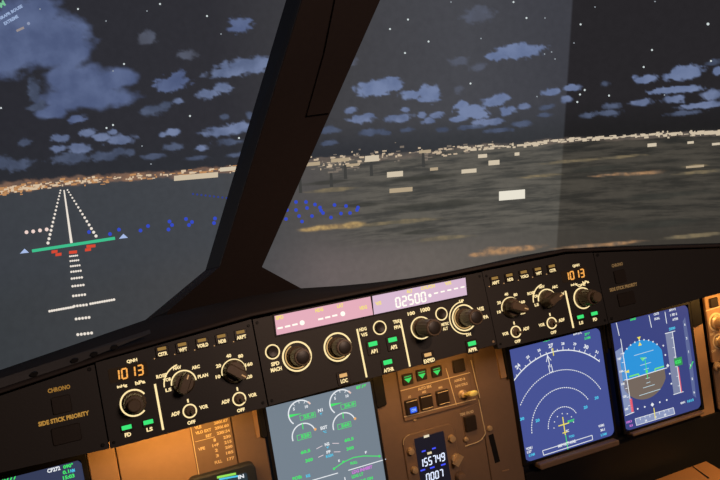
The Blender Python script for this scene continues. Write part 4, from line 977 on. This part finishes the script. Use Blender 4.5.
# ---- clock
def clock():
    t = Thing('digital_clock', 'digital clock with white figures 155749 over 0007, below the brake buttons', 'clock', MP, .095, -.27)
    q = [M(413.8, 439.2), M(443.4, 431.2), M(452.6, 475.5), M(421.5, 484)]
    L = .0600; R_ = .1075; Tt = -.2190; cx = (L+R_)/2
    b = t.part('bezel', MB().rrect(.0845, -.275, .085, .128, .012, -.0043, -.001, .001), TAN2)
    t.part('bezel_line', MB().arc((.0845-.0305, -.2230), .0115, .0122, 90, 180, -.001, -.0007, 10), CREAM, b)
    s = t.part('screen', MB().rrect(cx, Tt-.055, R_-L, .11, .001, -.001, .0012), glow((22, 22, 34), 1.)); w = .0016
    W2 = glow((222, 232, 255), 1.1); B2 = glow((70, 84, 255), 1.)
    def dash(px, py, l, mt, th=.0022): c = M(px, py); t.part('lit_dash', MB().line(c-Vector((l/2, 0)), c+Vector((l/2, 0)), th, w, w+.0003), mt, s)
    dash(426, 435.9, .0085, glow((232, 220, 190), 1.), .0034); dash(423.2, 450.8, .006, B2); dash(433.4, 448, .006, B2); dash(429, 452.7, .007, glow((220, 205, 165), 1.), .0032)
    for p in ((422.4, 469.8), (431.8, 467.2), (442.8, 464.2)): dash(*p, .0075, B2)
    t.part('digit_group', MB().digits('155749', M(431.8, 459.8), .0110, .0071, w, w+.0004, th=.15), W2, s)
    t.part('digit_group', MB().digits('0007', M(434.2, 475), .0105, .0074, w, w+.0004, th=.15), W2, s)
    for px, py, r in ((410.2, 451, .0052), (414, 469.6, .0052), (451.2, 438.2, .0054)):
        c = M(px, py); t.part('push_knob', MB().lathe(c, [(r, -.001), (r, .003), (r*.85, .006), (r*.3, .0066)], 18), METAL, smooth=True)
    c = M(455.4, 458.4); a = radians(48); d = Vector((cos(a), sin(a))); n = Vector((-d.y, d.x))
    k = t.part('selector_knob', MB().lathe(c, [(.0070, -.001), (.0070, .003), (.006, .004)], 18), METAL, smooth=True)
    t.part('grip', MB().prism([c+d*.0085-n*.0028, c+d*.0085+n*.0028, c-d*.0085+n*.0028, c-d*.0085-n*.0028], .003, .014), METAL, k)
    c = M(459.6, 476); t.part('push_knob', MB().lathe(c, [(.0078, -.001), (.0078, .003), (.0060, .010), (.002, .0105)], 18), TAN2, smooth=True)
clock()

# ---- selector panel at the right edge
def selector():
    t = Thing('lighting_control_panel', 'amber lit knob panel at the right edge beside the attitude display', 'control panel', MP, .645, -.16)
    L = M(704.8, 304).x; Tt = -.10; Bt = -.235
    pl = t.part('faceplate', MB().rrect(L+.06, (Tt+Bt)/2, .12, Tt-Bt, .003, -.0043, .001, .001), TAN); w = .001
    c = M(712.4, 302.4); b = t.part('dark_pushbutton', MB().rrect(c.x, c.y, .0175, .0165, .0015, w, w+.004, .001), BTN)
    t.part('edge_line', MB().line(M(705, 311), M(722, 305.6), .0013, w, w+.0006), CREAM, pl)
    for px, py, r, L_ in ((715.4, 322, .0125, .020), (718, 341, .0100, .018)):
        c = M(px, py); t.part('dial_ring', MB().arc(c, r*1.05, r*1.32, 0, 360, w, w+.0008, 32), CREAM, pl)
        k = t.part('rotary_knob', MB().lathe(c, [(r, w), (r, w+.004), (r*.8, w+.006), (r*.76, L_), (r*.6, L_+.001)], 24), METAL, smooth=True)
    t.part('legend', MB().text('BRT', M(712, 334), .0042, w+.0002, .010), CREAM, pl); t.part('legend', MB().text('OFF', M(713, 351), .0042, w+.0002, .010), CREAM, pl)
    c = M(716, 366); sw = t.part('toggle_switch', MB().lathe(c, [(.0075, w), (.0075, w+.003), (.004, w+.004)], 18), METAL, smooth=True)
    t.part('lever', MB().lathe(c, [(.0028, w+.003), (.0034, w+.014), (.0020, w+.016)], 12), METAL, sw, smooth=True)
    pl2 = t.part('lower_plate', MB().rrect(L+.06, -.280, .12, .076, .003, -.0043, .000, .001), TAN2)
selector()

# ---- pull-out table at the lower right
tz = -.385
def on_z(px, py, z): d = ray(px, py); return CAM+d*((z-CAM.z)/d.z)
tp = [on_z(*p, tz) for p in ((612, 496), (706, 461.2), (745, 484), (690, 507))]
tb = free_thing('pull_out_table', 'small orange lit table top jutting out at the lower right below the screens', 'table', sum(tp, Vector())/4)
vs, fs = slab(tp, [p-Vector((0, 0, .018)) for p in tp]); t_ = mesh_obj('table_top', vs, fs, paint('varnished_tan_table', (190, 140, 92), .4), tb)
bm = bmesh.new(); bm.from_mesh(t_.data); bmesh.ops.recalc_face_normals(bm, faces=bm.faces); bm.to_mesh(t_.data); bm.free()
g = [on_z(*p, tz+.0004) for p in ((692, 466.6), (693.2, 466.2), (709.4, 477.8), (708, 478.4))]; mesh_obj('seam_line', g, [(0, 1, 2, 3)], BEZ, tb)

# ================================================================== lights
def area(name, loc, target, sx, sy, e, rgb, spread=180):
    l = bpy.data.lights.new(name, 'AREA'); l.shape = 'RECTANGLE'; l.size = sx; l.size_y = sy; l.energy = e; l.color = lin(rgb); l.spread = radians(spread)
    o = bpy.data.objects.new(name, l); COL.objects.link(o); o.location = loc
    o.rotation_euler = (Vector(target)-Vector(loc)).to_track_quat('-Z', 'Y').to_euler(); return o
OR = (255, 190, 104)
# panel flood strips fixed under the lip of the glareshield, shining down the main panel
area('flood_strip', (-.27, .015, -.104), (-.27, .085, -.17), .16, .012, .185, OR)
area('flood_strip', (.09, .015, -.104), (.09, .085, -.18), .16, .012, .09, OR)
area('flood_strip', (.66, .015, -.104), (.65, .085, -.17), .12, .012, .19, OR)
area('table_fill', (.62, -.22, -.20), (.60, -.12, -.40), .05, .05, .32, OR, 100)  # unseen lamp added to brighten the table top
# added unseen fill lamp behind the camera, lifting the post and hood
area('camera_fill', (.3, -1.7, .75), (.0, .15, .05), .3, .3, 9., (255, 218, 198))
l = bpy.data.lights.new('centre_fill_spot', 'SPOT'); l.energy = 12; l.color = lin((255, 205, 165)); l.spot_size = radians(30); l.spot_blend = 1; l.shadow_soft_size = .03  # added unseen spot that warms the middle of the glareshield
o = bpy.data.objects.new('centre_fill_spot', l); COL.objects.link(o); o.location = (.05, -1.0, .62); o.rotation_euler = (Vector((.03, .03, .02))-o.location).to_track_quat('-Z', 'Y').to_euler()

w = bpy.data.worlds.new('cabin_dark'); scene.world = w; w.use_nodes = True
w.node_tree.nodes['Background'].inputs[0].default_value = (.010, .009, .010, 1); w.node_tree.nodes['Background'].inputs[1].default_value = .35
